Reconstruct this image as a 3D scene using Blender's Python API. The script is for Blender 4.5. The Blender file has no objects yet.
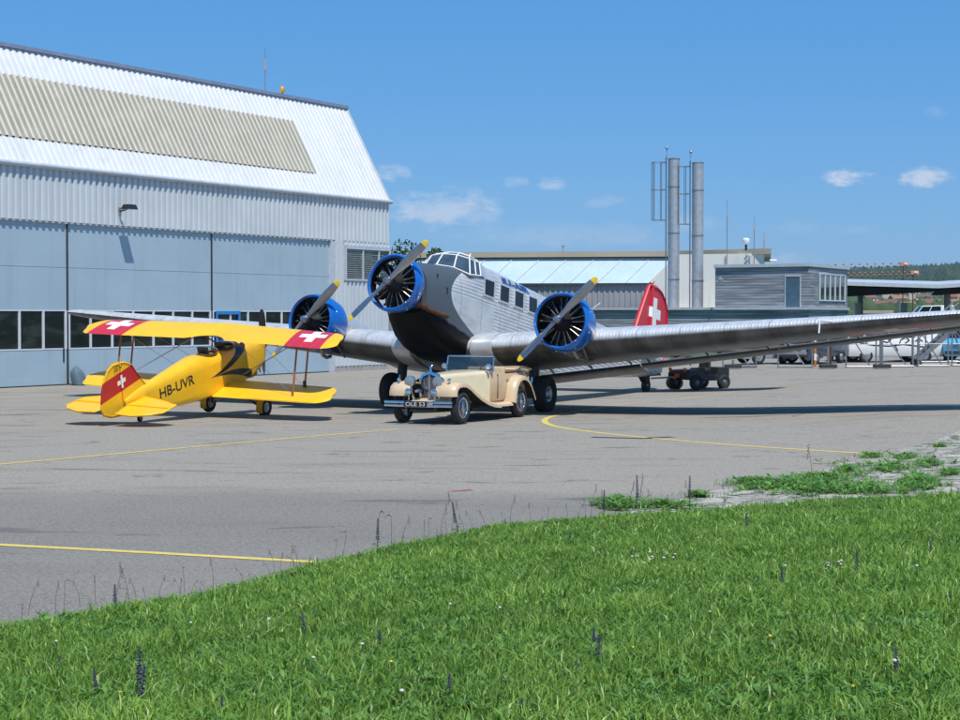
import bpy, bmesh, math, random
import numpy as np
from mathutils import Vector, Matrix
from mathutils.bvhtree import BVHTree
random.seed(7); rng = np.random.default_rng(7)
PI = math.pi
sc = bpy.context.scene
C = sc.collection

# ------------------------------------------------------------------ camera
FP, CH, HY = 1781.4, 2.535, 315.45           # focal length in photo px, eye height, horizon row
PITCH = math.atan((360 - HY) / FP)
cam_d = bpy.data.cameras.new('camera'); cam = bpy.data.objects.new('camera', cam_d); C.objects.link(cam)
cam_d.sensor_width = 36; cam_d.lens = 36 * FP / 960; cam_d.clip_start = .1; cam_d.clip_end = 20000
cam.location = (0, 0, CH); cam.rotation_euler = (PI / 2 - PITCH, 0, 0)
sc.camera = cam

# ------------------------------------------------------------------ light
SUN_EL = math.radians(61); SUNV = Vector((.30, -.85, 0)).normalized()
sdir = Vector((SUNV.x * math.cos(SUN_EL), SUNV.y * math.cos(SUN_EL), math.sin(SUN_EL)))
sl = bpy.data.lights.new('sun', 'SUN'); sl.energy = 4.3; sl.angle = math.radians(.53); sl.color = (1, .955, .88)
so = bpy.data.objects.new('sun', sl); C.objects.link(so)
so.rotation_euler = (-sdir).to_track_quat('-Z', 'Y').to_euler(); so.location = (0, 0, 60)

def ray(u, v):
    x = (u - 480) / FP; z = (360 - v) / FP; ca, sa = math.cos(PITCH), math.sin(PITCH)
    return Vector((x, ca + z * sa, -sa + z * ca))

class N:
    """tiny helper for node graphs: arithmetic on sockets"""
    def __init__(s, tree): s.t = tree
    def new(s, ty, **kw):
        n = s.t.nodes.new(ty)
        for k, v in kw.items(): setattr(n, k, v)
        return n
    def put(s, sock, v):
        if hasattr(v, 'is_linked') or isinstance(v, bpy.types.NodeSocket): s.t.links.new(v, sock)
        else: sock.default_value = v
    def m(s, op, a, b=0.0, c=None):
        n = s.new('ShaderNodeMath', operation=op)
        s.put(n.inputs[0], a); s.put(n.inputs[1], b)
        if c is not None: s.put(n.inputs[2], c)
        return n.outputs[0]
    def mix(s, f, a, b):
        n = s.new('ShaderNodeMix', data_type='RGBA'); s.put(n.inputs[0], f)
        s.put(n.inputs[6], a if not isinstance(a, tuple) else (*a[:3], 1)); s.put(n.inputs[7], b if not isinstance(b, tuple) else (*b[:3], 1))
        return n.outputs[2]
    def noise(s, vec, scale, detail=4, rough=.55, dist=0):
        n = s.new('ShaderNodeTexNoise'); s.t.links.new(vec, n.inputs['Vector'])
        n.inputs['Scale'].default_value = scale; n.inputs['Detail'].default_value = detail; n.inputs['Roughness'].default_value = rough
        n.inputs['Distortion'].default_value = dist
        return n.outputs[0]
    def ramp(s, f, a, b, lo=0., hi=1.):
        n = s.new('ShaderNodeMapRange'); n.interpolation_type = 'SMOOTHSTEP'
        s.put(n.inputs[0], f); n.inputs[1].default_value = a; n.inputs[2].default_value = b; n.inputs[3].default_value = lo; n.inputs[4].default_value = hi
        return n.outputs[0]
    def scale(s, vec, v):
        n = s.new('ShaderNodeMapping'); s.t.links.new(vec, n.inputs[0]); n.inputs['Scale'].default_value = v
        return n.outputs[0]

world = bpy.data.worlds.new('World'); sc.world = world; world.use_nodes = True
wt = world.node_tree; wt.nodes.clear(); w = N(wt)
sky = w.new('ShaderNodeTexSky', sky_type='NISHITA'); sky.sun_disc = False
sky.sun_elevation = SUN_EL; sky.sun_rotation = math.atan2(SUNV.x, SUNV.y)
sky.air_density = 1.0; sky.dust_density = .05; sky.ozone_density = 1.0; sky.altitude = 450
tcw = w.new('ShaderNodeTexCoord'); sepw = w.new('ShaderNodeSeparateXYZ'); wt.links.new(tcw.outputs['Generated'], sepw.inputs[0])
yy = w.m('MAXIMUM', sepw.outputs[1], .05)
ax = w.m('DIVIDE', sepw.outputs[0], yy); az = w.m('DIVIDE', sepw.outputs[2], yy)
nz = w.noise(w.scale(tcw.outputs['Generated'], (1, 1, 2.2)), 60, 6, .62)
nz2 = w.noise(w.scale(tcw.outputs['Generated'], (1, 1, 2.5)), 190, 4, .6)
nn = w.m('ADD', w.m('MULTIPLY', w.m('SUBTRACT', nz, .5), 3.4), w.m('MULTIPLY', w.m('SUBTRACT', nz2, .5), 1.5))
cloud = None
for (u, v, rx, ry, dens) in [(445, 209, 62, 20, .50), (475, 214, 30, 12, .38), (392, 173, 20, 9, .40), (517, 182, 14, 7, .28), (553, 183, 16, 8, .50), (848, 177, 26, 9, .80), (925, 178, 29, 12, .66),
                             (690, 222, 34, 9, .18), (605, 202, 20, 7, .18), (800, 228, 24, 8, .10), (935, 112, 14, 6, .12), (780, 258, 40, 8, .25), (855, 230, 16, 5, .1), (560, 235, 120, 14, .16), (1100, 160, 60, 20, .6), (-150, 150, 90, 25, .6)]:
    r = ray(u, v); cu, cv = r.x / r.y, r.z / r.y
    dx = w.m('DIVIDE', w.m('SUBTRACT', ax, cu), rx / FP); dz = w.m('DIVIDE', w.m('SUBTRACT', az, cv), ry / FP)
    d2 = w.m('ADD', w.m('MULTIPLY', dx, dx), w.m('MULTIPLY', dz, dz))
    k = w.m('MULTIPLY', w.ramp(w.m('SUBTRACT', d2, nn), -.4, 1.2, 1, 0), dens)
    cloud = k if cloud is None else w.m('MAXIMUM', cloud, k)
cloud = w.m('MULTIPLY', cloud, w.m('GREATER_THAN', sepw.outputs[1], .2))
hs = w.new('ShaderNodeHueSaturation'); hs.inputs['Saturation'].default_value = 1.12; hs.inputs['Value'].default_value = 1.0
wt.links.new(sky.outputs[0], hs.inputs['Color'])
mu = w.new('ShaderNodeMix', data_type='RGBA', blend_type='MULTIPLY'); mu.inputs[0].default_value = 1
wt.links.new(hs.outputs[0], mu.inputs[6]); mu.inputs[7].default_value = (.80, .93, 1.15, 1)
skyb = w.mix(.68, mu.outputs[2], (.32, 2.30, 5.45))
skyc = w.mix(cloud, skyb, (6.2, 6.5, 7.1))
bg = w.new('ShaderNodeBackground'); bg.inputs[1].default_value = .115
wt.links.new(skyc, bg.inputs[0]); ow = w.new('ShaderNodeOutputWorld'); wt.links.new(bg.outputs[0], ow.inputs[0])

sc.view_settings.view_transform = 'Standard'; sc.view_settings.look = 'None'
sc.view_settings.exposure = 0.10; sc.view_settings.gamma = 1; sc.view_settings.use_curve_mapping = False
sc.render.engine = 'CYCLES'; sc.cycles.max_bounces = 6; sc.cycles.diffuse_bounces = 3; sc.cycles.glossy_bounces = 3
sc.cycles.transparent_max_bounces = 6; sc.cycles.sample_clamp_indirect = 6

# ------------------------------------------------------------------ placing helpers
def sstep(t):
    t = min(1, max(0, t)); return t * t * (3 - 2 * t)
def G(x, y):                                    # gentle rise of the apron towards the right
    return .30 * sstep((x - 4.5) / 9.5) * sstep((y - 30) / 10)
def gnd(u, v, D=None):
    r = ray(u, v); z = 0
    for _ in range(8):
        t = (z - CH) / r.z; z = G(r.x * t, r.y * t)
    return Vector((r.x * t, r.y * t, z))
def at(u, v, D):
    r = ray(u, v); t = D / r.y; return Vector((0, 0, CH)) + r * t

# ------------------------------------------------------------------ materials
MATS = {}
def mat(name, col, rough=.6, metal=0., spec=.5, var=.12, vscale=3., bump=0., bscale=40., coat=0., fn=None, coord='Object'):
    m = bpy.data.materials.new(name); m.use_nodes = True; t = m.node_tree; b = t.nodes['Principled BSDF']; n = N(t)
    tc = n.new('ShaderNodeTexCoord'); v = tc.outputs[coord]
    nse = n.noise(v, vscale, 5, .6)
    c = n.mix(n.ramp(nse, .3, .7), tuple(x * (1 - var) for x in col[:3]), tuple(min(1, x * (1 + var)) for x in col[:3]))
    b.inputs['Metallic'].default_value = metal; b.inputs['Specular IOR Level'].default_value = spec
    n.put(b.inputs['Roughness'], n.m('ADD', n.m('MULTIPLY', n.noise(v, vscale * 2.3, 3), .16), rough - .08))
    b.inputs['Coat Weight'].default_value = coat
    if coat: b.inputs['Coat Roughness'].default_value = .08
    if fn: c = fn(n, tc, c, b) or c
    n.put(b.inputs['Base Color'], c)
    if bump and not b.inputs['Normal'].is_linked:
        bp = n.new('ShaderNodeBump'); bp.inputs['Strength'].default_value = bump; bp.inputs['Distance'].default_value = .02
        t.links.new(n.noise(v, bscale, 4), bp.inputs['Height']); t.links.new(bp.outputs[0], b.inputs['Normal'])
    MATS[name] = m; return m

# ------------------------------------------------------------------ mesh builder
class MB:
    def __init__(s): s.v = []; s.f = []
    def add(s, vs, fs):
        o = len(s.v); s.v += [tuple(x) for x in vs]; s.f += [tuple(i + o for i in f) for f in fs]
    def box(s, c, d, M=None):
        x, y, z = d[0] / 2, d[1] / 2, d[2] / 2
        vs = [Vector((i * x, j * y, k * z)) for i in (-1, 1) for j in (-1, 1) for k in (-1, 1)]
        if M is not None: vs = [M @ q for q in vs]
        s.add([q + Vector(c) for q in vs], [(0, 1, 3, 2), (4, 6, 7, 5), (0, 4, 5, 1), (2, 3, 7, 6), (0, 2, 6, 4), (1, 5, 7, 3)]); return s
    def b2(s, a, b):
        s.box([(a[i] + b[i]) / 2 for i in range(3)], [abs(b[i] - a[i]) for i in range(3)]); return s
    def ring(s, c, ax, r, n, ref=None, ry=None, ph=0):
        ax = Vector(ax).normalized(); ref = Vector(ref) if ref else (Vector((0, 0, 1)) if abs(ax.z) < .9 else Vector((1, 0, 0)))
        a = ax.cross(ref).normalized(); b = ax.cross(a)
        ry = r if ry is None else ry
        return [Vector(c) + a * (r * math.cos(2 * PI * i / n + ph)) + b * (ry * math.sin(2 * PI * i / n + ph)) for i in range(n)]
    def loft(s, rings, caps=True, closed=True, flip=False):
        n = len(rings[0]); o = len(s.v); s.v += [tuple(q) for r in rings for q in r]; m = n if closed else n - 1
        for k in range(len(rings) - 1):
            for i in range(m):
                j = (i + 1) % n; f = (o + k * n + i, o + k * n + j, o + (k + 1) * n + j, o + (k + 1) * n + i)
                s.f.append(f[::-1] if flip else f)
        if caps:
            s.f.append(tuple(o + i for i in range(n))[::-1]); s.f.append(tuple(o + (len(rings) - 1) * n + i for i in range(n)))
        return s
    def tube(s, p0, p1, r0, r1=None, n=10, caps=True):
        r1 = r0 if r1 is None else r1; d = Vector(p1) - Vector(p0)
        s.loft([s.ring(p0, d, r0, n), s.ring(p1, d, r1, n)], caps); return s
    def path(s, pts, r, n=8):
        pts = [Vector(p) for p in pts]
        for i in range(len(pts) - 1):
            rr = r if isinstance(r, (int, float)) else r[i]; r2 = r if isinstance(r, (int, float)) else r[i + 1]
            s.tube(pts[i], pts[i + 1], rr, r2, n)
        return s
    def lathe(s, prof, ax, c, n=32, caps=True):
        ax = Vector(ax).normalized(); s.loft([s.ring(Vector(c) + ax * x, ax, max(r, 1e-4), n) for x, r in prof], caps); return s
    def torus(s, c, ax, R, r, n=32, m=10, fz=1.0):
        ax = Vector(ax).normalized(); A = s.ring((0, 0, 0), ax, 1, n); o = len(s.v)
        for a in A:
            for j in range(m):
                t = 2 * PI * j / m; s.v.append(tuple(Vector(c) + a * (R + r * math.cos(t)) + ax * (r * fz * math.sin(t))))
        for i in range(n):
            for j in range(m):
                s.f.append((o + i * m + j, o + i * m + (j + 1) % m, o + ((i + 1) % n) * m + (j + 1) % m, o + ((i + 1) % n) * m + j))
        return s
    def prism(s, poly, fa, fb):
        """poly: 2D points; fa/fb map a 2D point to the two faces' 3D points"""
        s.loft([[Vector(fa(*p)) for p in poly], [Vector(fb(*p)) for p in poly]]); return s
    def sphere(s, c, r, nu=16, nv=10, sx=1, sy=1, sz=1):
        rings = []
        for k in range(nv + 1):
            t = PI * k / nv; rr = max(math.sin(t), 1e-3)
            rings.append([Vector(c) + Vector((sx * r * rr * math.cos(2 * PI * i / nu), sy * r * rr * math.sin(2 * PI * i / nu), sz * r * math.cos(t))) for i in range(nu)])
        s.loft(rings); return s
    def bvh(s): return BVHTree.FromPolygons([Vector(v) for v in s.v], s.f)
    def build(s, name, m, parent=None, smooth=None, recalc=True, bevel=0):
        me = bpy.data.meshes.new(name); me.from_pydata(s.v, [], s.f)
        if recalc or bevel:
            bm = bmesh.new(); bm.from_mesh(me)
            if bevel:
                bmesh.ops.remove_doubles(bm, verts=bm.verts, dist=1e-5)
                es = [e for e in bm.edges if len(e.link_faces) == 2 and e.calc_face_angle(0) > .6]
                bmesh.ops.bevel(bm, geom=es, offset=bevel, segments=2, affect='EDGES', profile=.6)
            bmesh.ops.recalc_face_normals(bm, faces=bm.faces); bm.to_mesh(me); bm.free()
        me.materials.append(MATS[m] if isinstance(m, str) else m)
        if smooth is not None:
            me.polygons.foreach_set('use_smooth', [True] * len(me.polygons)); me.set_sharp_from_angle(angle=math.radians(smooth))
        me.update()
        o = bpy.data.objects.new(name, me); C.objects.link(o)
        if parent: o.parent = parent
        return o
def tag(o, label=None, cat=None, group=None, kind=None):
    if label: o['label'] = label
    if cat: o['category'] = cat
    if group: o['group'] = group
    if kind: o['kind'] = kind
    return o
def thing(name, label, cat, M=None, group=None):
    o = bpy.data.objects.new(name, None); o.empty_display_size = .3; C.objects.link(o)
    if M is not None:
        if isinstance(M, Matrix): o.matrix_world = M
        else: o.location = M
    return tag(o, label, cat, group)
def kids(o): return [c for c in C.objects if c.parent == o]
def copy_tree(o, parent=None):
    c = o.copy(); C.objects.link(c)
    if parent: c.parent = parent
    for ch in kids(o): copy_tree(ch, c)
    return c
def pose(loc, psi, th=0, roll=0):
    """X forward, Y to the left, Z up; psi = 0 looks at the camera, + turns towards image left"""
    F = Vector((-math.sin(psi), -math.cos(psi), 0)); L = Vector((math.cos(psi), -math.sin(psi), 0)); U = Vector((0, 0, 1))
    X = F * math.cos(th) + U * math.sin(th); Z0 = -F * math.sin(th) + U * math.cos(th)
    Y = L * math.cos(roll) + Z0 * math.sin(roll); Z = Z0 * math.cos(roll) - L * math.sin(roll)
    M = Matrix((X, Y, Z)).transposed().to_4x4(); M.translation = Vector(loc); return M
def text_mesh(txt, size, bold=0):
    cu = bpy.data.curves.new('t', 'FONT'); cu.body = txt; cu.size = size; cu.resolution_u = 3; cu.offset = bold
    o = bpy.data.objects.new('t', cu); C.objects.link(o)
    bpy.context.view_layer.update()
    me = bpy.data.meshes.new_from_object(o.evaluated_get(bpy.context.evaluated_depsgraph_get()))
    C.objects.unlink(o); bpy.data.objects.remove(o)
    vs = [Vector(v.co) for v in me.vertices]; fs = [tuple(p.vertices) for p in me.polygons]; bpy.data.meshes.remove(me)
    return vs, fs
def letters(name, txt, size, width, place, m, parent, bold=0):
    """place(x, y) -> point on the surface for text coordinates (x along 0..width)"""
    vs, fs = text_mesh(txt, size, bold); x0 = min(v.x for v in vs); x1 = max(v.x for v in vs)
    bm = bmesh.new(); bv = [bm.verts.new(v) for v in vs]
    for f in fs:
        try: bm.faces.new([bv[i] for i in f])
        except ValueError: pass
    bmesh.ops.triangulate(bm, faces=bm.faces); bmesh.ops.subdivide_edges(bm, edges=bm.edges[:], cuts=2); bmesh.ops.triangulate(bm, faces=bm.faces)
    mb = MB(); bm.verts.index_update()
    mb.add([place((v.co.x - x0) / (x1 - x0) * width, v.co.y) for v in bm.verts], [tuple(v.index for v in f.verts) for f in bm.faces]); bm.free()
    return mb.build(name, m, parent, recalc=False)

# shared materials ------------------------------------------------------------
def corr(k, depth, mode):
    def fn(n, tc, c, b):
        sep = n.new('ShaderNodeSeparateXYZ'); n.t.links.new(tc.outputs['Object'], sep.inputs[0])
        nrm = n.new('ShaderNodeSeparateXYZ'); n.t.links.new(tc.outputs['Normal'], nrm.inputs[0])
        wv = lambda s_: n.m('SINE', n.m('MULTIPLY', s_, 2 * PI / k))
        if mode == 'y': h = wv(sep.outputs[1])
        else: h = n.m('ADD', n.m('MULTIPLY', wv(sep.outputs[2]), n.m('GREATER_THAN', n.m('ABSOLUTE', nrm.outputs[1]), .6)), n.m('MULTIPLY', wv(sep.outputs[1]), n.m('LESS_THAN', n.m('ABSOLUTE', nrm.outputs[1]), .6)))
        bp = n.new('ShaderNodeBump'); bp.inputs['Strength'].default_value = 1; bp.inputs['Distance'].default_value = depth
        n.t.links.new(n.m('ADD', h, n.m('MULTIPLY', n.noise(tc.outputs['Object'], 5, 3), 1.2)), bp.inputs['Height']); n.t.links.new(bp.outputs[0], b.inputs['Normal'])
        # riveted panel joints every 1.1 m and streaks of grime
        seam = n.m('LESS_THAN', n.m('PINGPONG', n.m('ADD', sep.outputs[0] if mode != 'y' else sep.outputs[1], .2), .55), .012)
        st = n.ramp(n.noise(n.scale(tc.outputs['Object'], (.6, 3, 3) if mode != 'y' else (1, 5, 1)), 2.5, 5, .7), .45, .75)
        c = n.mix(n.m('MULTIPLY', st, .35), c, (.22, .21, .19)); c = n.mix(n.m('MULTIPLY', seam, .6), c, (.12, .12, .12))
        return c
    return fn
mat('dural_side', (.47, .48, .48), .42, .70, var=.08, fn=corr(.085, .004, 'z'))
mat('dural_wing', (.40, .405, .40), .36, .7, var=.1, fn=corr(.085, .0012, 'y'))
mat('dural_smooth', (.60, .61, .62), .35, .4, var=.1)
mat('antiglare', (.028, .034, .040), .38, 0, var=.25, coat=.25)
mat('cowl_blue', (.004, .125, .50), .28, 0, var=.08, coat=.5)
mat('engine_black', (.012, .012, .013), .45, .2, var=.3)
mat('engine_steel', (.30, .29, .28), .38, .9, var=.25, vscale=20)
mat('prop_metal', (.36, .37, .40), .3, .9, var=.08)
mat('yellow_tip', (.80, .56, .03), .4, var=.05)
mat('rust_pipe', (.12, .06, .035), .6, .4, var=.3, vscale=12)
mat('tyre', (.018, .018, .019), .8, var=.2, bump=.3)
mat('chrome', (.75, .76, .78), .12, 1, var=.03)
mat('glass_dark', (.008, .010, .012), .08, 0, spec=.3, var=.2)
mat('white_paint', (.78, .78, .77), .4, var=.05)
mat('black_paint', (.02, .02, .02), .45, var=.2)
mat('rubber_dark', (.03, .03, .03), .7, var=.2)
mat('steel', (.42, .43, .44), .4, .75, var=.12); mat('steel_dark', (.18, .19, .21), .5, .5, var=.12)
mat('galv', (.50, .51, .52), .45, .6, var=.1)
mat('lettering_blue', (.01, .07, .26), .5, var=.05)

# masks for painted emblems
def band(n, s_, a, b): return n.m('MULTIPLY', n.m('GREATER_THAN', s_, a), n.m('LESS_THAN', s_, b))
def cross_mask(n, p, q, half, arm):
    ap, aq = n.m('ABSOLUTE', p), n.m('ABSOLUTE', q)
    return n.m('MAXIMUM', n.m('MULTIPLY', n.m('LESS_THAN', ap, half), n.m('LESS_THAN', aq, arm)), n.m('MULTIPLY', n.m('LESS_THAN', aq, half), n.m('LESS_THAN', ap, arm)))
RED = (.56, .018, .035); WHITE = (.8, .8, .79); YEL = (.90, .50, .010)

# ================================================================== GROUND
def hgrid(xs, ys, fz, name, m):
    mb = MB(); nx = len(xs)
    mb.v = [(x, y, fz(x, y)) for y in ys for x in xs]
    mb.f = [(j * nx + i, j * nx + i + 1, (j + 1) * nx + i + 1, (j + 1) * nx + i) for j in range(len(ys) - 1) for i in range(nx - 1)]
    return mb.build(name, m, recalc=False, smooth=60)
def field_mat(n, tc, c, b):
    a = n.noise(tc.outputs['Object'], .03, 5, .6); a2 = n.noise(tc.outputs['Object'], .6, 4, .6)
    c = n.mix(n.ramp(a, .4, .6), (.050, .095, .027), (.075, .11, .035)); return n.mix(n.m('MULTIPLY', a2, .4), c, (.04, .075, .022))
mat('field', (.05, .09, .028), .9, fn=field_mat)
# grass edge (world xy), from left to right; the grass is on the camera's side of it
EDGE = [(-30, 6.0), (-12, 10.3), (-3.86, 14.20), (-3.05, 15.15), (-2.4, 15.95), (-1.78, 17.35), (-.87, 19.2), (.25, 21.0), (1.52, 21.9), (2.7, 22.5), (5.0, 24.1), (6.7, 24.6), (14, 26.6), (40, 33)]
ex_ = np.array([p[0] for p in EDGE]); ey_ = np.array([p[1] for p in EDGE])
def edge_y(x): return np.interp(x, ex_, ey_)
def bank(x, y):
    d = (edge_y(x) - y) * .8
    return float(np.clip(d, 0, 9) * .052)
def hill(x, y):
    D = max(y, 1)
    if D < 420: return 0
    u = 480 + FP * x / D
    top = np.interp(u, [-400, 300, 600, 765, 800, 850, 900, 960, 1100, 1500], [8, 20, 31, 36, 38, 39.5, 42, 45, 50, 48])
    t = (D - 420) / 1700
    prof = .11 * sstep(t / .28) + .89 * sstep((t - .22) / .78)
    return top * (1 / 52.) * 60 * prof * 1.0 if t < 1 else top * 60 / 52. * (1 - .15 * sstep((t - 1) / 2))
gx = sorted(set([-9000, -5000, -2500, -1200, -700, -400, -200, -120, -60, -30, -15] + list(range(-10, 60, 5)) + [60, 80, 100, 120, 150, 180, 220, 260, 300, 350, 400, 450, 500, 560, 620, 680, 740, 820, 900, 1000, 1200, 1500, 2500, 5000, 9000]))
gy = [-3000, -500, -100, -20, 0, 5] + list(np.arange(8, 40, 2.)) + [42, 46, 50, 55, 60, 65, 70, 75, 80, 85, 90, 95, 100, 110, 120, 140, 170, 200, 300, 420, 450, 500, 560, 620, 700, 760, 820, 900, 1000, 1100, 1200, 1300, 1400, 1500, 1600, 1700, 1800, 1900, 2000, 2120, 2300, 3000, 5000, 9000]
def gz(x, y):
    return G(x, y) + hill(x, y) - .035 - (0 if y > 36 else .12)
g = hgrid(gx, gy, gz, 'ground', 'field'); tag(g, kind='structure')

def poly_sheet(name, poly, m, lift=0., step=1.0, zf=None):
    """flat sheet following the ground inside a 2D polygon"""
    bm = bmesh.new(); vs = [bm.verts.new((p[0], p[1], 0)) for p in poly]; bm.faces.new(vs)
    xs = [p[0] for p in poly]; ys = [p[1] for p in poly]
    for a, lo, hi in ((0, min(xs), max(xs)), (1, min(ys), max(ys))):
        k = lo + step
        while k < hi:
            co = [0, 0, 0]; no = [0, 0, 0]; co[a] = k; no[a] = 1
            bmesh.ops.bisect_plane(bm, geom=bm.verts[:] + bm.edges[:] + bm.faces[:], plane_co=co, plane_no=no); k += step
    zf = zf or (lambda x, y: G(x, y))
    for v in bm.verts: v.co.z = zf(v.co.x, v.co.y) + lift
    bmesh.ops.recalc_face_normals(bm, faces=bm.faces)
    for f in bm.faces:
        if f.normal.z < 0: f.normal_flip()
    me = bpy.data.meshes.new(name); bm.to_mesh(me); bm.free(); me.materials.append(MATS[m])
    me.polygons.foreach_set('use_smooth', [True] * len(me.polygons))
    o = bpy.data.objects.new(name, me); C.objects.link(o); return o

def asphalt(n, tc, c, b):
    v = tc.outputs['Object']
    big = n.noise(v, .11, 5, .6, .4); mid = n.noise(n.scale(v, (.35, 1.3, 1)), .8, 5, .62); fine = n.noise(v, 34, 3, .7); grit = n.noise(v, 120, 2, .6)
    sep = n.new('ShaderNodeSeparateXYZ'); n.t.links.new(v, sep.inputs[0])
    far = n.ramp(n.m('ADD', sep.outputs[1], n.m('MULTIPLY', big, 5)), 26.6, 29.0)      # newer dark surfacing gives way to a paler one
    c = n.mix(far, (.200, .184, .160), (.318, .286, .236))
    c = n.mix(n.m('MULTIPLY', n.ramp(big, .38, .68), .30), c, (.31, .285, .245))
    c = n.mix(n.m('MULTIPLY', n.ramp(mid, .50, .78), .50), c, (.13, .124, .112))
    c = n.mix(n.m('MULTIPLY', n.ramp(fine, .47, .62), .50), c, (.40, .375, .33))
    c = n.mix(n.m('MULTIPLY', n.ramp(n.noise(v, 15, 3, .7), .50, .62), .40), c, (.085, .08, .075))
    c = n.mix(n.m('MULTIPLY', n.ramp(grit, .55, .66), .45), c, (.05, .05, .05))
    # oil stains, irregular long patches
    st = n.ramp(n.noise(n.scale(v, (.28, .85, 1)), .75, 6, .62, .6), .62, .655)
    c = n.mix(n.m('MULTIPLY', st, .55), c, (.10, .098, .095))
    st2 = n.ramp(n.noise(n.scale(v, (.5, 1.6, 1)), .9, 6, .7, 1.2), .61, .635)
    c = n.mix(n.m('MULTIPLY', n.m('MULTIPLY', st2, far), .6), c, (.09, .085, .078))
    pj = n.m('LESS_THAN', n.m('PINGPONG', n.m('ADD', n.m('ADD', sep.outputs[1], n.m('MULTIPLY', sep.outputs[0], .12)), n.m('MULTIPLY', big, .5)), 3.1), .018)
    c = n.mix(n.m('MULTIPLY', pj, n.ramp(n.noise(v, .35, 3), .45, .6, 0, .6)), c, (.10, .095, .09))      # paving lane joints
    bp = n.new('ShaderNodeBump'); bp.inputs['Strength'].default_value = .5; bp.inputs['Distance'].default_value = .008
    n.t.links.new(fine, bp.inputs['Height']); n.t.links.new(bp.outputs[0], b.inputs['Normal'])
    return c
mat('asphalt', (.25, .24, .23), .9, spec=.15, fn=asphalt)
apron = poly_sheet('apron', [(-70, 3), (-30, 5.5), (-12, 9.5), (-3.8, 13.4), (.3, 20.3), (1.5, 21.2), (3.5, 22.5), (7, 24), (14, 28), (60, 40), (60, 90), (60, 97), (-12, 97), (-70, 97)], 'asphalt', 0, 1.6)
tag(apron, kind='structure')
def pavers(n, tc, c, b):
    v = tc.outputs['Object']
    wv_ = n.new('ShaderNodeVectorMath', operation='ADD'); nzc = n.new('ShaderNodeTexNoise'); n.t.links.new(v, nzc.inputs['Vector']); nzc.inputs['Scale'].default_value = 1.2
    n.t.links.new(v, wv_.inputs[0]); n.t.links.new(nzc.outputs[1], wv_.inputs[1])
    vd = n.new('ShaderNodeTexVoronoi'); vd.feature = 'DISTANCE_TO_EDGE'; n.t.links.new(wv_.outputs[0], vd.inputs['Vector']); vd.inputs['Scale'].default_value = 2.2
    vc = n.new('ShaderNodeTexVoronoi'); n.t.links.new(wv_.outputs[0], vc.inputs['Vector']); vc.inputs['Scale'].default_value = 2.2
    sc_ = n.new('ShaderNodeSeparateColor'); n.t.links.new(vc.outputs['Color'], sc_.inputs[0])
    gap = n.ramp(n.m('ADD', vd.outputs[0], n.m('MULTIPLY', n.noise(v, 7, 4), .06)), .035, .08)
    stn = n.mix(sc_.outputs[0], (.48, .44, .37), (.31, .28, .235)); brc = n.mix(gap, (.10, .10, .07), stn)
    nz_ = n.noise(v, 1.1, 5, .65); f = n.noise(v, 26, 3, .6)
    c = n.mix(n.ramp(nz_, .52, .68, 0, .7), brc, (.20, .19, .16)); c = n.mix(n.m('MULTIPLY', n.ramp(f, .45, .7), .55), c, (.42, .40, .36)); c = n.mix(n.m('MULTIPLY', n.ramp(n.noise(v, 9, 4, .7), .52, .66), .7), c, (.12, .11, .09))
    c = n.mix(n.ramp(n.noise(v, 2.4, 5, .7), .53, .60, 0, .85), c, (.06, .10, .025))
    bp = n.new('ShaderNodeBump'); bp.inputs['Strength'].default_value = .7; bp.inputs['Distance'].default_value = .03
    n.t.links.new(n.m('ADD', n.m('MULTIPLY', gap, 1.0), n.m('MULTIPLY', nz_, 1.5)), bp.inputs['Height']); n.t.links.new(bp.outputs[0], b.inputs['Normal'])
    return c
mat('pavers', (.35, .34, .31), .9, fn=pavers)
# broken edge slabs between the asphalt and the grass, ragged towards the asphalt
pe = [(1.2, 21.2), (1.95, 22.9), (2.3, 23.9), (2.9, 24.6), (3.2, 25.5), (4.0, 26.3), (4.6, 27.7), (5.4, 28.6), (6.1, 30.3), (7.0, 31.2), (7.8, 33.2), (8.8, 34.7), (10.1, 37.2), (14, 43.5), (26, 62), (60, 90), (60, 30), (14, 25.8), (6.7, 23.8), (2.7, 21.6)]
pv = poly_sheet('edge_slabs', pe, 'pavers', .008, 1.2); tag(pv, kind='structure')
mat('soil', (.05, .09, .02), .95, var=.4, vscale=3)
gp = [(-30, 3)] + EDGE[:-1] + [(40, 33), (40, 3)]
gp = [(-30, -6)] + EDGE + [(40, -6)]
gs = poly_sheet('grass_bank', gp, 'soil', .012, 1.0, zf=lambda x, y: G(x, y) + bank(x, y)); tag(gs, kind='structure')

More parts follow.
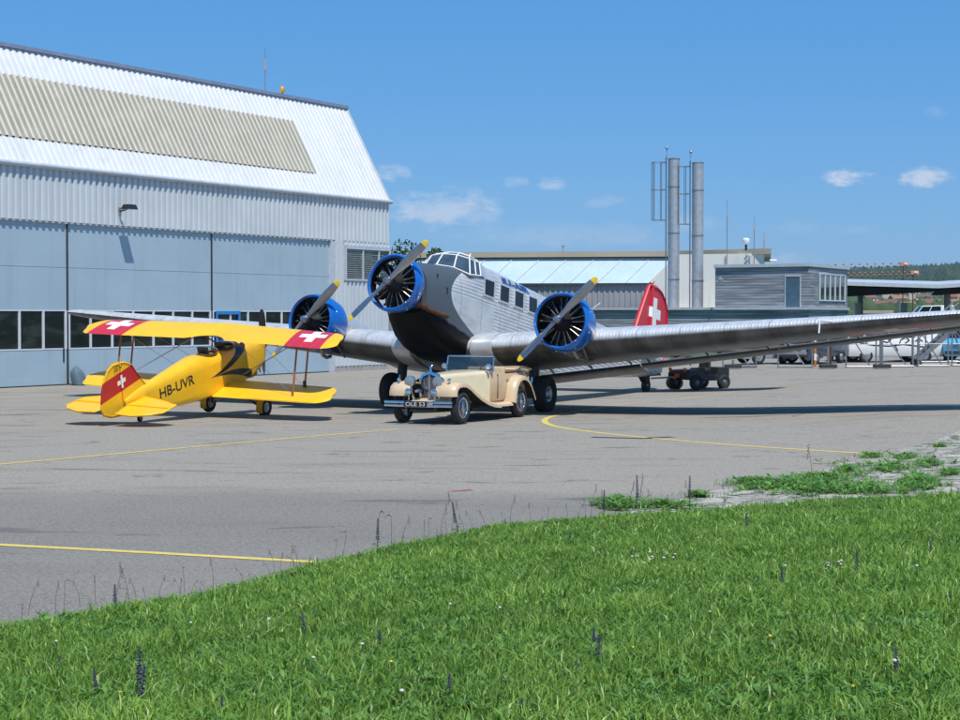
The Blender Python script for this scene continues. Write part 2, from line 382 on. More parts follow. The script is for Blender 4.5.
def worn(n, tc, c, b):
    w_ = n.ramp(n.noise(tc.outputs['Object'], 3, 5, .7), .50, .66, 0, .75); return n.mix(w_, c, (.27, .26, .24))
mat('line_yellow', (.62, .46, .10), .75, var=.1, fn=worn); mat('line_pale', (.42, .41, .37), .8, var=.1, fn=worn)
mat('line_bright', (.66, .50, .12), .75, var=.1, vscale=6)
mat('line_faint', (.44, .37, .16), .8, var=.15, fn=worn)
def paint_line(name, pts, wd, m):
    mb = MB(); P = []
    for i in range(len(pts) - 1):                       # subdivide so it follows the ground
        a, b_ = Vector(pts[i]), Vector(pts[i + 1]); k = max(1, int((b_ - a).length / .8))
        P += [a.lerp(b_, j / k) for j in range(k)]
    P.append(Vector(pts[-1])); vs = []
    for i, p in enumerate(P):
        d = (P[min(i + 1, len(P) - 1)] - P[max(i - 1, 0)]).normalized(); nn_ = Vector((-d.y, d.x))
        for s_ in (-1, 1):
            q = p + nn_ * s_ * wd / 2; vs.append((q.x, q.y, G(q.x, q.y) + .005))
    mb.add(vs, [(2 * i, 2 * i + 1, 2 * i + 3, 2 * i + 2) for i in range(len(P) - 1)])
    o = mb.build(name, m); tag(o, kind='structure'); return o
def gp2(*uv): return [gnd(u, v).xy for u, v in uv]
paint_line('yellow_line', gp2((-80, 540.5), (0, 545), (160, 553.5), (345, 564)), .15, 'line_bright')
paint_line('yellow_line', gp2((-60, 471), (0, 464.5), (200, 446.5), (300, 437.5), (398, 429.5)), .15, 'line_yellow')
cv = gp2((600, 408.5), (572, 412.5), (555, 415.8), (547, 418), (543.5, 421), (547, 424), (557, 427.2), (590, 432), (640, 437.3), (700, 442.5), (760, 447.2), (830, 451.5), (893, 455.5))
def smooth_pts(p, it=3):
    for _ in range(it):
        q = [p[0]]
        for a, b_ in zip(p, p[1:]): q += [a.lerp(b_, .25), a.lerp(b_, .75)]
        p = q + [p[-1]]
    return p
paint_line('yellow_line', smooth_pts(cv), .15, 'line_bright')
paint_line('yellow_line', gp2((570, 412), (630, 403.5), (700, 397), (768, 387), (830, 381), (900, 376.5), (975, 373)), .15, 'line_faint')
paint_line('pale_line', gp2((-60, 399.5), (60, 396), (170, 389.5), (300, 381)), .30, 'line_pale')
paint_line('red_mark', gp2((452, 491.5), (472, 490)), .09, mat('line_red', (.40, .06, .05), .8, var=.2))
mat('tar', (.055, .055, .055), .8, var=.3)
paint_line('tar_patch', gp2((592, 437.2), (640, 438.6), (672, 437)), .24, 'tar')

# ================================================================== HANGAR
W0 = Vector((-16.7, 61.8, 0)); HD = Vector((.489, .872, 0)).normalized()
HM = Matrix((HD, Vector((-HD.y, HD.x, 0)), Vector((0, 0, 1)))).transposed().to_4x4(); HM.translation = W0
S0, S1 = -16.5, 25.3; EAVE, DT, KY, KZ = 7.88, 5.92, 2.43, 4.5
def streak(n, tc, c, b):
    s_ = n.ramp(n.noise(n.scale(tc.outputs['Object'], (2.2, 2.2, .12)), 1.5, 5, .65), .5, .75, 0, .28)
    return n.mix(s_, c, (.30, .32, .34))
def groove(dark, w0=.42, amt=.6):
    def fn(n, tc, c, b):
        s_ = n.new('ShaderNodeSeparateXYZ'); n.t.links.new(tc.outputs['Object'], s_.inputs[0])
        f = n.m('FRACT', n.m('DIVIDE', n.m('ADD', s_.outputs[0], 160 * .33 - .02), .33)); g_ = n.m('LESS_THAN', f, w0)   # darker tone in the grooves of the sheet
        c = streak(n, tc, c, b); return n.mix(n.m('MULTIPLY', g_, n.m('MULTIPLY', n.ramp(n.noise(tc.outputs['Object'], .8, 4), .2, .6, .6, 1), amt)), c, dark)
    return fn
mat('siding', (.56, .605, .635), .5, 0, var=.05, vscale=.6, fn=groove((.26, .29, .32), .36, .24))
mat('door_paint', (.35, .46, .53), .5, 0, var=.05, vscale=.5, fn=streak)
mat('roof_white', (.68, .69, .70), .55, 0, var=.04, vscale=.5, fn=groove((.40, .42, .45), .36, .20))
mat('roof_beige', (.62, .59, .49), .6, 0, var=.05, vscale=1.5, fn=groove((.19, .17, .13), .44, .50))
mat('trim_blue', (.22, .27, .38), .5, var=.1); mat('trim_grey', (.48, .52, .56), .45, var=.08)
mat('frame_white', (.62, .66, .70), .5, var=.05); mat('seal_black', (.035, .04, .045), .7, var=.2)
mat('frame_blue', (.03, .20, .52), .45, var=.08)
def csheet(mb, s0, s1, P, up, out, H, pitch=.33, dep=.062):
    """trapezoidal corrugated sheet: along local x, from P(0) up 'up' for H, standing out along 'out'"""
    up, out = Vector(up), Vector(out); n = int((s1 - s0) / pitch); q = []
    for k in range(n + 1):
        b0 = s0 + k * pitch
        for dx, dd in ((0, 0), (.13, 0), (.165, 1), (.295, 1)):
            if b0 + dx * pitch / .33 <= s1: q.append((b0 + dx * pitch / .33, dd * dep))
    vs = []
    for h in (0, H):
        for x, d_ in q: vs.append(Vector((x, 0, 0)) + Vector(P) + up * h + out * d_)
    m = len(q); mb.add(vs, [(i, i + 1, m + i + 1, m + i) for i in range(m - 1)]); return mb
hang = thing('hangar', 'large grey corrugated hangar with white mansard roof and tall sliding doors', 'hangar', HM)
MB().b2((S0, .30, 0), (S1 - .02, 34, EAVE - .05)).build('wall_core', 'siding', hang)
mb = MB(); csheet(mb, S0, S1, (0, -.02, DT), (0, 0, 1), (0, -1, 0), EAVE - DT)
csheet(mb, 20.75, S1, (0, -.02, .25), (0, 0, 1), (0, -1, 0), 4.15 - .25)
csheet(mb, 20.75, 21.55, (0, -.02, 4.15), (0, 0, 1), (0, -1, 0), DT - 4.15); csheet(mb, 21.5, S1, (0, -.02, 5.72), (0, 0, 1), (0, -1, 0), DT - 5.72)
mb.b2((20.75, 0, 0), (S1, .28, DT)); mb.b2((S0, 0, DT + .02), (S1, .28, EAVE - .06))
mb.build('siding', 'siding', hang, recalc=False)
MB().b2((20.7, -.05, 0), (S1 + .03, .02, .24)).build('plinth', mat('concrete', (.36, .35, .33), .85, var=.15, vscale=4, bump=.3), hang)
# gable end
mb = MB()
gpo = [(0.28, 0), (34, 0), (34, EAVE), (34 - KY, EAVE + KZ), (KY, EAVE + KZ), (0.28, EAVE)]
mb.prism(gpo, lambda y, z: (S1 - .01, y, z), lambda y, z: (S1 + .04, y, z)); mb.build('gable_wall', 'siding', hang)
# mansard roof with ribs
sl_ = math.hypot(KY, KZ); ku = (0, KY / sl_, KZ / sl_); kn = (0, -KZ / sl_, KY / sl_)
PA, PB, PS = 1.08, 3.82, 20.0
mb = MB()
csheet(mb, S0, S1 + .05, (0, -.04, EAVE), ku, kn, PA, dep=.04)
csheet(mb, S0, S1 + .05, Vector((0, -.04, EAVE)) + Vector(ku) * PB, ku, kn, sl_ - PB, dep=.04)
csheet(mb, S0 + .33 * 110, S1 + .05, Vector((0, -.04, EAVE)) + Vector(ku) * PA, ku, kn, PB - PA, dep=.04)
mb.b2((S0, KY, EAVE + KZ - .05), (S1, 34 - KY, EAVE + KZ))
mb.add([(S0, .3, EAVE - .04), (S1, .3, EAVE - .04), (S1, KY + .05, EAVE + KZ - .1), (S0, KY + .05, EAVE + KZ - .1)], [(0, 1, 2, 3)])
mb.add([(S0, 34, EAVE), (S1, 34, EAVE), (S1, 34 - KY, EAVE + KZ), (S0, 34 - KY, EAVE + KZ)], [(0, 1, 2, 3)])
mb.build('roof', 'roof_white', hang, recalc=False)
mb = MB(); csheet(mb, S0, PS, Vector((0, -.045, EAVE)) + Vector(ku) * PA + Vector(kn) * -.02, ku, kn, PB - PA, dep=.12)
mb.build('roof_skylight_band', 'roof_beige', hang, recalc=False)
MB().b2((S0, KY - .18, EAVE + KZ - .02), (S1 + .08, KY + .1, EAVE + KZ + .12)).build('ridge_trim', 'trim_blue', hang)
mb = MB(); mb.loft([[Vector((x, -.12 + .11 * math.cos(a), EAVE - .02 + .10 * math.sin(a))) for a in np.linspace(0, 2 * PI, 13)[:-1]] for x in (S0, S1 + .12)])
mb.build('gutter', 'trim_grey', hang, smooth=40)
MB().path([(S1 + .06, -.06, EAVE), Vector((S1 + .06, -.06, EAVE)) + Vector(ku) * sl_], .06, 6).build('verge_trim', 'trim_grey', hang)
MB().b2((S0, -.015, DT - .06), (20.72, .26, DT + .005)).build('door_lintel', 'trim_grey', hang)
def pane_reflection(n, tc, c, b):
    a = n.noise(n.scale(tc.outputs['Object'], (.35, 1, 1.1)), 1.3, 5, .6, .8); return n.mix(n.ramp(a, .48, .66, 0, .8), (.006, .009, .009), (.035, .048, .042))  # mottled greenish reflection painted into the glass colour
mat('pane_glass', (.01, .012, .012), .07, 0, spec=.5, fn=pane_reflection)
# doors, set back 14 cm behind the siding's ribs
seams = [-13.4, -4.95, 3.53, 12.0, 20.5]
for k in range(4):
    a, b_ = seams[k] + .05, seams[k + 1] - .05
    mb = MB(); zb, zt = 1.35, 2.69; y0, y1 = .065, .15
    mb.b2((a, y0, .03), (b_, y1, zb)); mb.b2((a, y0, zt), (b_, y1, DT - .065))
    mb.b2((a + .02, y0 - .012, .05), (b_ - .02, y0 + .01, .22)); mb.b2((a + .02, y0 - .008, 4.28), (b_ - .02, y0 + .01, 4.31))
    d = mb.build('hangar_door', 'door_paint', hang); n_ = 7; wd = (b_ - a) / n_
    mb = MB()
    for j in range(n_ + 1):
        xx = min(max(a + j * wd, a + .04), b_ - .04); mb.b2((xx - .045, y0 - .015, zb - .02), (xx + .045, y1 - .01, zt + .02))
    mb.b2((a, y0 - .012, zb - .05), (b_, y1 - .02, zb - .001)); mb.b2((a, y0 - .01, zt + .001), (b_, y1 - .02, zt + .04))
    mb.build('window_frame', 'frame_white', d)
    for j in range(n_):
        MB().b2((a + j * wd + .046, y0 + .03, zb), (a + (j + 1) * wd - .046, y0 + .045, zt)).build('window_pane', 'pane_glass', d)
    if k == 2: MB().b2((a - .30, y0 - .03, .85), (a - .24, y0 - .001, 1.35)).build('door_handle', 'black_paint', d)
    MB().b2((b_ + .01, .04, 0), (b_ + .09, .14, DT - .07)).build('door_seal', 'seal_black', hang)
MB().b2((20.45, -.06, 0), (20.74, .2, DT - .065)).build('door_jamb', 'trim_grey', hang)
# blue wicket window
d = [o for o in kids(hang) if o.name.startswith('hangar_door')][-1]
mb = MB()
for a, b_ in (((12.25, .02, 1.45), (12.37, .06, 2.72)), ((13.75, .02, 1.45), (13.87, .06, 2.72)), ((12.37, .02, 2.58), (13.75, .06, 2.72)), ((12.37, .02, 1.45), (13.75, .06, 1.56))): mb.b2(a, b_)
mb.build('blue_window_frame', 'frame_blue', d)
# office window with blinds wrapping round the corner
wnd = MB(); zb, zt = 4.20, 5.55
for a, b_ in (((21.52, -.12, zt), (S1 + .08, .05, zt + .16)), ((21.52, -.12, zb - .08), (S1 + .08, .05, zb)), ((21.52, -.12, zb), (21.64, .05, zt)), ((23.0, -.10, zb), (23.08, .0, zt)), ((24.35, -.10, zb), (24.43, .0, zt)), ((S1 - .05, -.12, zb), (S1 + .08, .0, zt))): wnd.b2(a, b_)
wo = wnd.build('office_window', 'trim_grey', hang)
MB().b2((21.64, -.03, zb), (S1 + .05, -.015, zt)).build('glass', mat('glass_green', (.05, .075, .07), .08, 0, spec=.8, var=.3, vscale=2), wo)
mb = MB()
for k in range(15): mb.box((22.8 if k % 3 else 23.3, -.045, zb + .06 + k * .088), (2.2 if k % 3 else 3.2, .02, .03), Matrix.Rotation(.5, 3, 'X'))
mb.build('blinds', mat('blind', (.30, .33, .30), .6, var=.2), wo)
MB().b2((S1 + .05, .1, zb), (S1 + .07, 2.6, zt)).build('side_glass', 'glass_green', wo)
# floodlight on an arm
fl = thing('floodlight', 'small black floodlight on a bracket above the hangar doors', 'lamp', HM @ Matrix.Translation((6.25, -.07, 6.45)))
MB().path([(0, 0, 0), (0, -.62, .12)], .03, 8).build('arm', 'black_paint', fl); MB().box((0, -.01, 0), (.16, .04, .3)).build('base_plate', 'steel', fl)
mb = MB(); mb.loft([[Vector((x * .26, -.46 + y * .06, .05 + z)) for x, y, z in ((-1, -4, .02), (1, -4, .02), (1, 3, .02), (-1, 3, .02))], [Vector((x * .2, -.46 + y * .06, .25 + z)) for x, y, z in ((-1, -3, 0), (1, -3, 0), (1, 2, 0), (-1, 2, 0))]])
mb.build('lamp_housing', 'black_paint', fl, bevel=.015)
MB().box((0, -.49, .062), (.44, .36, .012)).build('lens', mat('lens', (.7, .7, .68), .2), fl)
# roof aerial and beacon
o = thing('roof_aerial', 'slim whip aerial on the hangar ridge', 'antenna', HM @ Matrix.Translation((19.35, KY + .3, EAVE + KZ)))
MB().path([(0, 0, 0), (0, 0, 1.15)], .03, 6).build('mast', 'steel', o); MB().path([(0, 0, 1.15), (0, 0, 1.6)], .06, 8).build('sleeve', 'galv', o); MB().path([(0, 0, 1.6), (0, 0, 2.1)], .022, 6).build('whip', 'steel', o)
o = thing('obstruction_light', 'small amber warning light on the hangar ridge', 'warning light', HM @ Matrix.Translation((20.65, KY + .3, EAVE + KZ)))
MB().path([(0, 0, 0), (0, 0, .28)], .05, 8).build('stem', 'steel', o); MB().lathe([(0, .10), (.03, .12), (.2, .11), (.28, .04)], (0, 0, 1), (0, 0, .28), 12).build('amber_lens', mat('amber', (.75, .35, .04), .25), o, smooth=50)
# covered bundle at the foot of the door
P = gnd(79, 385)
o = thing('covered_bundle', 'small bundle under a grey-blue cover at the foot of the hangar door', 'trolley', P + Vector((.1, -.3, 0)))
mb = MB(); rings = []
for z, r in ((0.03, .30), (.2, .31), (.4, .29), (.52, .24), (.60, .15), (.70, .03)):
    rings.append([Vector((-.02 + (r + .03 * math.sin(5 * a + z * 6)) * math.cos(a) * .85 - (z * .16), (r + .02 * math.cos(4 * a)) * math.sin(a), z)) for a in np.linspace(0, 2 * PI, 21)[:-1]])
mb.loft(rings); mb.build('cover', mat('tarp', (.10, .15, .19), .7, var=.15), o, smooth=60)
for x in (-.2, .2): MB().tube((x, -.2, .05), (x, -.14, .05), .05).build('castor', 'tyre', o)

# ================================================================== THREE-ENGINED AIRLINER
JM = pose((-2.29, 44.23, 3.395), .482, .162)
ju = thing('trimotor_airliner', 'silver corrugated three-engined vintage airliner with blue engine cowls', 'aeroplane', JM)
def rrect(x, w_, z0, z1, rt=.5, n=8, rb=.2):
    """section ring in the YZ plane: flat sides, rounded roof (rt, as part of w_) and bottom"""
    pts = []; rtv = min(rt, (z1 - z0) * .5); rbv = min(rb, (z1 - z0) * .45)
    for cx, cz, ry, rz, a0 in ((w_ * (1 - rt / 1.0 * .9), z1 - rtv, w_ * rt * .9, rtv, 0), (-w_ * (1 - rt * .9), z1 - rtv, w_ * rt * .9, rtv, PI / 2), (-w_ + rbv, z0 + rbv, rbv, rbv, PI), (w_ - rbv, z0 + rbv, rbv, rbv, 1.5 * PI)):
        for k in range(n):
            a = a0 + PI / 2 * k / (n - 1); pts.append(Vector((x, cx + ry * math.cos(a), cz + rz * math.sin(a))))
    return pts
def fus_mat(n, tc, c, b):
    c = corr(.092, .007, 'z')(n, tc, c, b)
    s_ = n.new('ShaderNodeSeparateXYZ'); n.t.links.new(tc.outputs['Object'], s_.inputs[0]); X, Y, Z = s_.outputs
    q = n.m('DIVIDE', n.m('SUBTRACT', Z, .02), .85)
    bd = n.m('ADD', X, n.m('ADD', 1.93, n.m('MULTIPLY', n.m('MULTIPLY', q, q), 1.15)))       # >0 = black nose paint
    dark = n.m('GREATER_THAN', bd, 0)
    n.put(b.inputs['Metallic'], n.m('MULTIPLY', n.m('SUBTRACT', 1, dark), .35))
    smooth = n.m('MAXIMUM', dark, n.m('MULTIPLY', band(n, Z, -.95, .04), n.m('GREATER_THAN', X, -4.2)))
    for nd in n.t.nodes:
        if nd.type == 'BUMP': n.put(nd.inputs['Strength'], n.m('SUBTRACT', 1, n.m('MULTIPLY', smooth, .95)))
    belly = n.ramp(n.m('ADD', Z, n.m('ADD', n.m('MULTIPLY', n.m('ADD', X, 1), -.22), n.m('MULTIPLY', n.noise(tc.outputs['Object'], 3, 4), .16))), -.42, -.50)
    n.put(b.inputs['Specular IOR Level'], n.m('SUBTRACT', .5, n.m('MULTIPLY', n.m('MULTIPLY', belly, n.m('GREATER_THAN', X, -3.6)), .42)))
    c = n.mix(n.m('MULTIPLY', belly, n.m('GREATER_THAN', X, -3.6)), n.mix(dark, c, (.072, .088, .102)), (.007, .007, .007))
    return c
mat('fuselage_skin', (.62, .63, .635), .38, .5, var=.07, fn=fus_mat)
FS = [(-.95, .60, -.66, .60, 1.0), (-1.25, .66, -.95, .70, 1.0), (-1.7, .74, -1.25, .76, .9), (-2.2, .80, -1.42, .80, .8), (-2.7, .83, -1.5, .86, .7), (-3.2, .84, -1.52, 1.0, .55), (-3.9, .84, -1.52, 1.12, .5), (-5.5, .84, -1.5, 1.06, .5), (-7.2, .83, -1.42, .99, .5),
      (-9.5, .74, -1.15, .92, .5), (-12, .60, -.82, .87, .5), (-14.5, .42, -.50, .83, .5), (-16.5, .26, -.22, .80, .5), (-18.2, .12, .05, .74, .5)]
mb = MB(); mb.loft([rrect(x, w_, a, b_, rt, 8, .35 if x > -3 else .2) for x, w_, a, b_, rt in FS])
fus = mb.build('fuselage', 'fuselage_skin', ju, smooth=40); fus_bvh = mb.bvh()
def on_side(bv, x, z, s_=1, off=.006, y0=3):
    h = bv.ray_cast(Vector((x, s_ * y0, z)), Vector((0, -s_, 0)))[0]
    return (h if h else Vector((x, 0, z))) + Vector((0, s_ * off, 0))
# cabin windows
for s_ in (1, -1):
    for k in range(8):
        x0 = -3.56 - .9 * k
        if s_ == 1 and k == 6: continue
        fr = MB()
        for r_, y in ((1.0, .002), (1.0, .03)): pass
        q = lambda xx, zz, o_: on_side(fus_bvh, xx, zz, s_, o_)
        xa, xb, za, zb2 = x0, x0 - .52, .28, .69
        for (a, b_, c_, d_) in ((xa + .05, xb - .05, zb2, zb2 + .05), (xa + .05, xb - .05, za - .05, za), (xa, xa + .05, za, zb2), (xb - .05, xb, za, zb2)):
            vs = [q(a, c_, .004), q(b_, c_, .004), q(b_, d_, .004), q(a, d_, .004)]; vo = [v + Vector((0, s_ * .028, 0)) for v in vs]
            fr.add(vs + vo, [(0, 1, 2, 3), (4, 5, 6, 7), (0, 1, 5, 4), (1, 2, 6, 5), (2, 3, 7, 6), (3, 0, 4, 7)])
        wf = fr.build('cabin_window', 'dural_smooth', ju)
        vs = [q(xa, za, .024), q(xb, za, .024), q(xb, zb2, .024), q(xa, zb2, .024)]
        MB().add(vs, [(0, 1, 2, 3)]) if False else None
        g_ = MB(); g_.add(vs, [(0, 1, 2, 3)]); g_.build('pane', 'glass_dark', wf, recalc=False)
letters('lettering', 'JU-AIR', .42, 1.8, lambda x, y: on_side(fus_bvh, -4.55 - x, .765 + y * .62, 1, .026), 'lettering_blue', ju, bold=.012)
# cockpit canopy: white frames, dark glass
base = [(-3.28, -.85, .72), (-2.78, -.80, .66), (-2.50, -.46, .80), (-2.38, 0, .86), (-2.50, .46, .80), (-2.78, .80, .66), (-3.28, .85, .72)]
topr = [(-3.42, -.70, 1.10), (-2.98, -.64, 1.12), (-2.76, -.38, 1.18), (-2.68, 0, 1.20), (-2.76, .38, 1.18), (-2.98, .64, 1.12), (-3.42, .70, 1.10)]
roofr = [(-3.42, -.60, 1.17), (-3.16, -.52, 1.23), (-3.05, -.3, 1.29), (-3.02, 0, 1.31), (-3.05, .3, 1.29), (-3.16, .52, 1.23), (-3.42, .60, 1.17)]
mb = MB(); o_ = len(mb.v); mb.add(base + topr, [(i, i + 1, 8 + i, 7 + i) for i in range(6)]); mb.add(topr + roofr, [(i, i + 1, 8 + i, 7 + i) for i in range(6)])
cg = mb.build('cockpit_glazing', mat('cockpit_glass', (.05, .075, .10), .08, 0, spec=.8, var=.3), ju, recalc=False)
mb = MB()
rear = [(-4.1, -.55, 1.07), (-4.1, -.4, 1.12), (-4.1, -.2, 1.15), (-4.1, 0, 1.155), (-4.1, .2, 1.15), (-4.1, .4, 1.12), (-4.1, .55, 1.07)]
mb.add(roofr + rear, [(i, i + 1, 8 + i, 7 + i) for i in range(6)])
for s_ in (1, -1):
    k = 6 if s_ == 1 else 0
    mb.add([base[k], topr[k], roofr[k], rear[k], (-4.1, s_ * .83, .7)], [(0, 1, 2, 3, 4)])
mb.build('cockpit_roof', 'dural_smooth', ju, recalc=False)
mb = MB()
for a in (base, topr, roofr): mb.path(a, .020, 6)
for i in range(7): mb.path([base[i], topr[i], roofr[i]], .020, 6)
for s_ in (1, -1): mb.path([(-3.05, s_ * .835, .69), (-3.2, s_ * .68, 1.1)], .018, 6)
mb.build('canopy_frame', 'white_paint', cg)
MB().path([(-4.05, 0, 1.1), (-4.2, 0, 1.50)], .02, 6).build('roof_antenna', 'white_paint', ju)
MB().path([(-4.9, .1, 1.08), (-5.0, .1, 1.28)], .015, 6).build('roof_antenna', 'white_paint', ju)
for x, z in ((-1.45, .35), (-1.75, .05)):
    p = on_side(fus_bvh, x, z, 1, .0); MB().box(p, (.04, .03, .17)).build('cooling_slot', 'black_paint', ju)
MB().path([(-.70, .46, -.42), (-1.1, .62, -.54), (-1.5, .75, -.60), (-1.72, .82, -.60)], [.075, .07, .065, .065], 10).build('exhaust_pipe', 'rust_pipe', ju, smooth=50)

# wings -------------------------------------------------------------------
def foil(n=14):
    up = []; lo = []
    for k in range(n + 1):
        x = .5 * (1 - math.cos(PI * k / n)); t = 5 * (.2969 * math.sqrt(x) - .126 * x - .3516 * x * x + .2843 * x ** 3 - .1036 * x ** 4)
        cam_ = .10 * (x - x * x) * 2.0
        up.append((x, t, cam_)); lo.append((x, -t, cam_))
    return up, lo
UPF, LOF = foil()
def foil_ring(y, xle, xte, zle, zte, th, camb=1.0):
    """closed section; th = maximum thickness in metres"""
    c = xle - xte; pts = []
    for x, t, cm in UPF[::-1] + LOF[1:]:
        pts.append(Vector((xle - x * c, y, zle + (zte - zle) * x + t * th + cm * camb * th)))
    return pts
def jw(y):
    a = abs(y); r = (a - .8) / 13.4
    return -2.85 - 1.75 * r, -6.95 + .45 * r, -1.30 + .092 * a, (-1.30 + .092 * a) - .08 + .20 * r, .98 - .054 * a
def ju_wing_mat(n, tc, c, b):
    c = corr(.085, .0016, 'y')(n, tc, c, b)
    s_ = n.new('ShaderNodeSeparateXYZ'); n.t.links.new(tc.outputs['Object'], s_.inputs[0]); X, Y, Z = s_.outputs
    nr = n.new('ShaderNodeSeparateXYZ'); n.t.links.new(tc.outputs['Normal'], nr.inputs[0])
    und_shade = n.ramp(nr.outputs[2], .1, -.45)  # underside shade painted into the skin colour where the normal faces down
    c = n.mix(n.m('MULTIPLY', und_shade, n.ramp(n.noise(n.scale(tc.outputs['Object'], (.5, 1.5, 1)), 1.1, 4, .6), .25, .7, .80, .97)), c, (.040, .035, .030))
    ay = n.m('ABSOLUTE', Y); fld = n.m('MULTIPLY', n.m('MULTIPLY', band(n, ay, 10.2, 12.4), band(n, X, -6.3, -4.75)), n.m('LESS_THAN', nr.outputs[2], 0))
    cr = cross_mask(n, n.m('SUBTRACT', ay, 11.3), n.m('ADD', X, 5.5), .17, .58)
    c = n.mix(n.m('MULTIPLY', fld, .85), c, (.30, .03, .03)); c = n.mix(n.m('MULTIPLY', cr, fld), c, (.55, .53, .48))
    n.put(b.inputs['Metallic'], n.m('SUBTRACT', n.m('SUBTRACT', .34, n.m('MULTIPLY', und_shade, .20)), n.m('MULTIPLY', fld, .2)))
    return c
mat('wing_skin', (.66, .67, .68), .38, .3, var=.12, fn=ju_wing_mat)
for s_ in (1, -1):
    ys = [.70, .84, 1.5, 2.5, 3.2, 4.5, 6, 7.5, 9, 10.5, 12, 13.2, 13.9]; rings = [foil_ring(s_ * y, *jw(y)) for y in ys]
    for y, k in ((14.15, .85), (14.3, .5)):
        a, b_, zl, zt_, th = jw(y); m_ = (a + b_) / 2 + .3; rings.append(foil_ring(s_ * y, m_ + (a - m_) * k ** .5, m_ + (b_ - m_) * k ** .5, zl, zt_, th * k))
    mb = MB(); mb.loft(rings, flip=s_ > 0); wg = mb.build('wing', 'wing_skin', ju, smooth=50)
    # double-wing flap and ailerons, hung below the trailing edge
    mat('flap_skin_shaded', (.15, .15, .145), .45, .4, var=.15)  # darker copy of the skin for outer flaps and ailerons, shade in its colour
    for ya, yb, zz, nm in ((1.15, 4.0, -.10, 'landing_flap'), (4.04, 7.9, -.02, 'landing_flap'), (7.95, 14.0, 0, 'aileron')):
        rings = []
        for y in np.linspace(ya, yb, 6):
            a, b_, zl, zt_, th = jw(y); c_ = .80 - .026 * y; z_ = -1.60 + .118 * y
            rings.append(foil_ring(s_ * y, b_ - .06, b_ - .06 - c_, z_ + .06, z_ + .02 + zz, .11))
        mb = MB(); mb.loft(rings, flip=s_ > 0); fo = mb.build(nm, 'wing_skin' if ya < 2 else 'flap_skin_shaded', ju, smooth=50)
        for y in np.linspace(ya + .25, yb - .25, 4 if yb > 9 else 3):
            mb = MB()
            a, b_, zl, zt_, th = jw(y); z_ = -1.60 + .118 * y
            mb.loft([[Vector((x, s_ * y + w_, z)) for x, z in ((b_ + .55, zt_ + .02), (b_ + .25, zt_ + .02), (b_ - .25, z_ + .03), (b_ - .12, z_ + .10))] for w_ in (-.02, .02)])
            mb.build('hinge_bracket', 'steel', fo)
    # corrugated collar where the wing meets the nacelle
    mb = MB(); rings = []
    for k, y in enumerate(np.linspace(.90, 1.50, 13)):
        a, b_, zl, zt_, th = jw(y); e = .018 * (k % 2)
        rings.append(foil_ring(s_ * y, a + .012 + e * .6, b_, zl + .004, zt_ + .004, th + .012 + e))
    mb.loft(rings, caps=False); mb.build('wing_root_fairing', 'dural_smooth', ju, smooth=40)
# L-shaped pitot on the left wing
a, b_, zl, zt_, th = jw(10.1)
MB().path([(a - .3, 10.1, zl + .05), (a + .95, 10.1, zl - .12), (a + .97, 10.1, zl - .42)], .020, 8).build('pitot_tube', 'white_paint', ju)

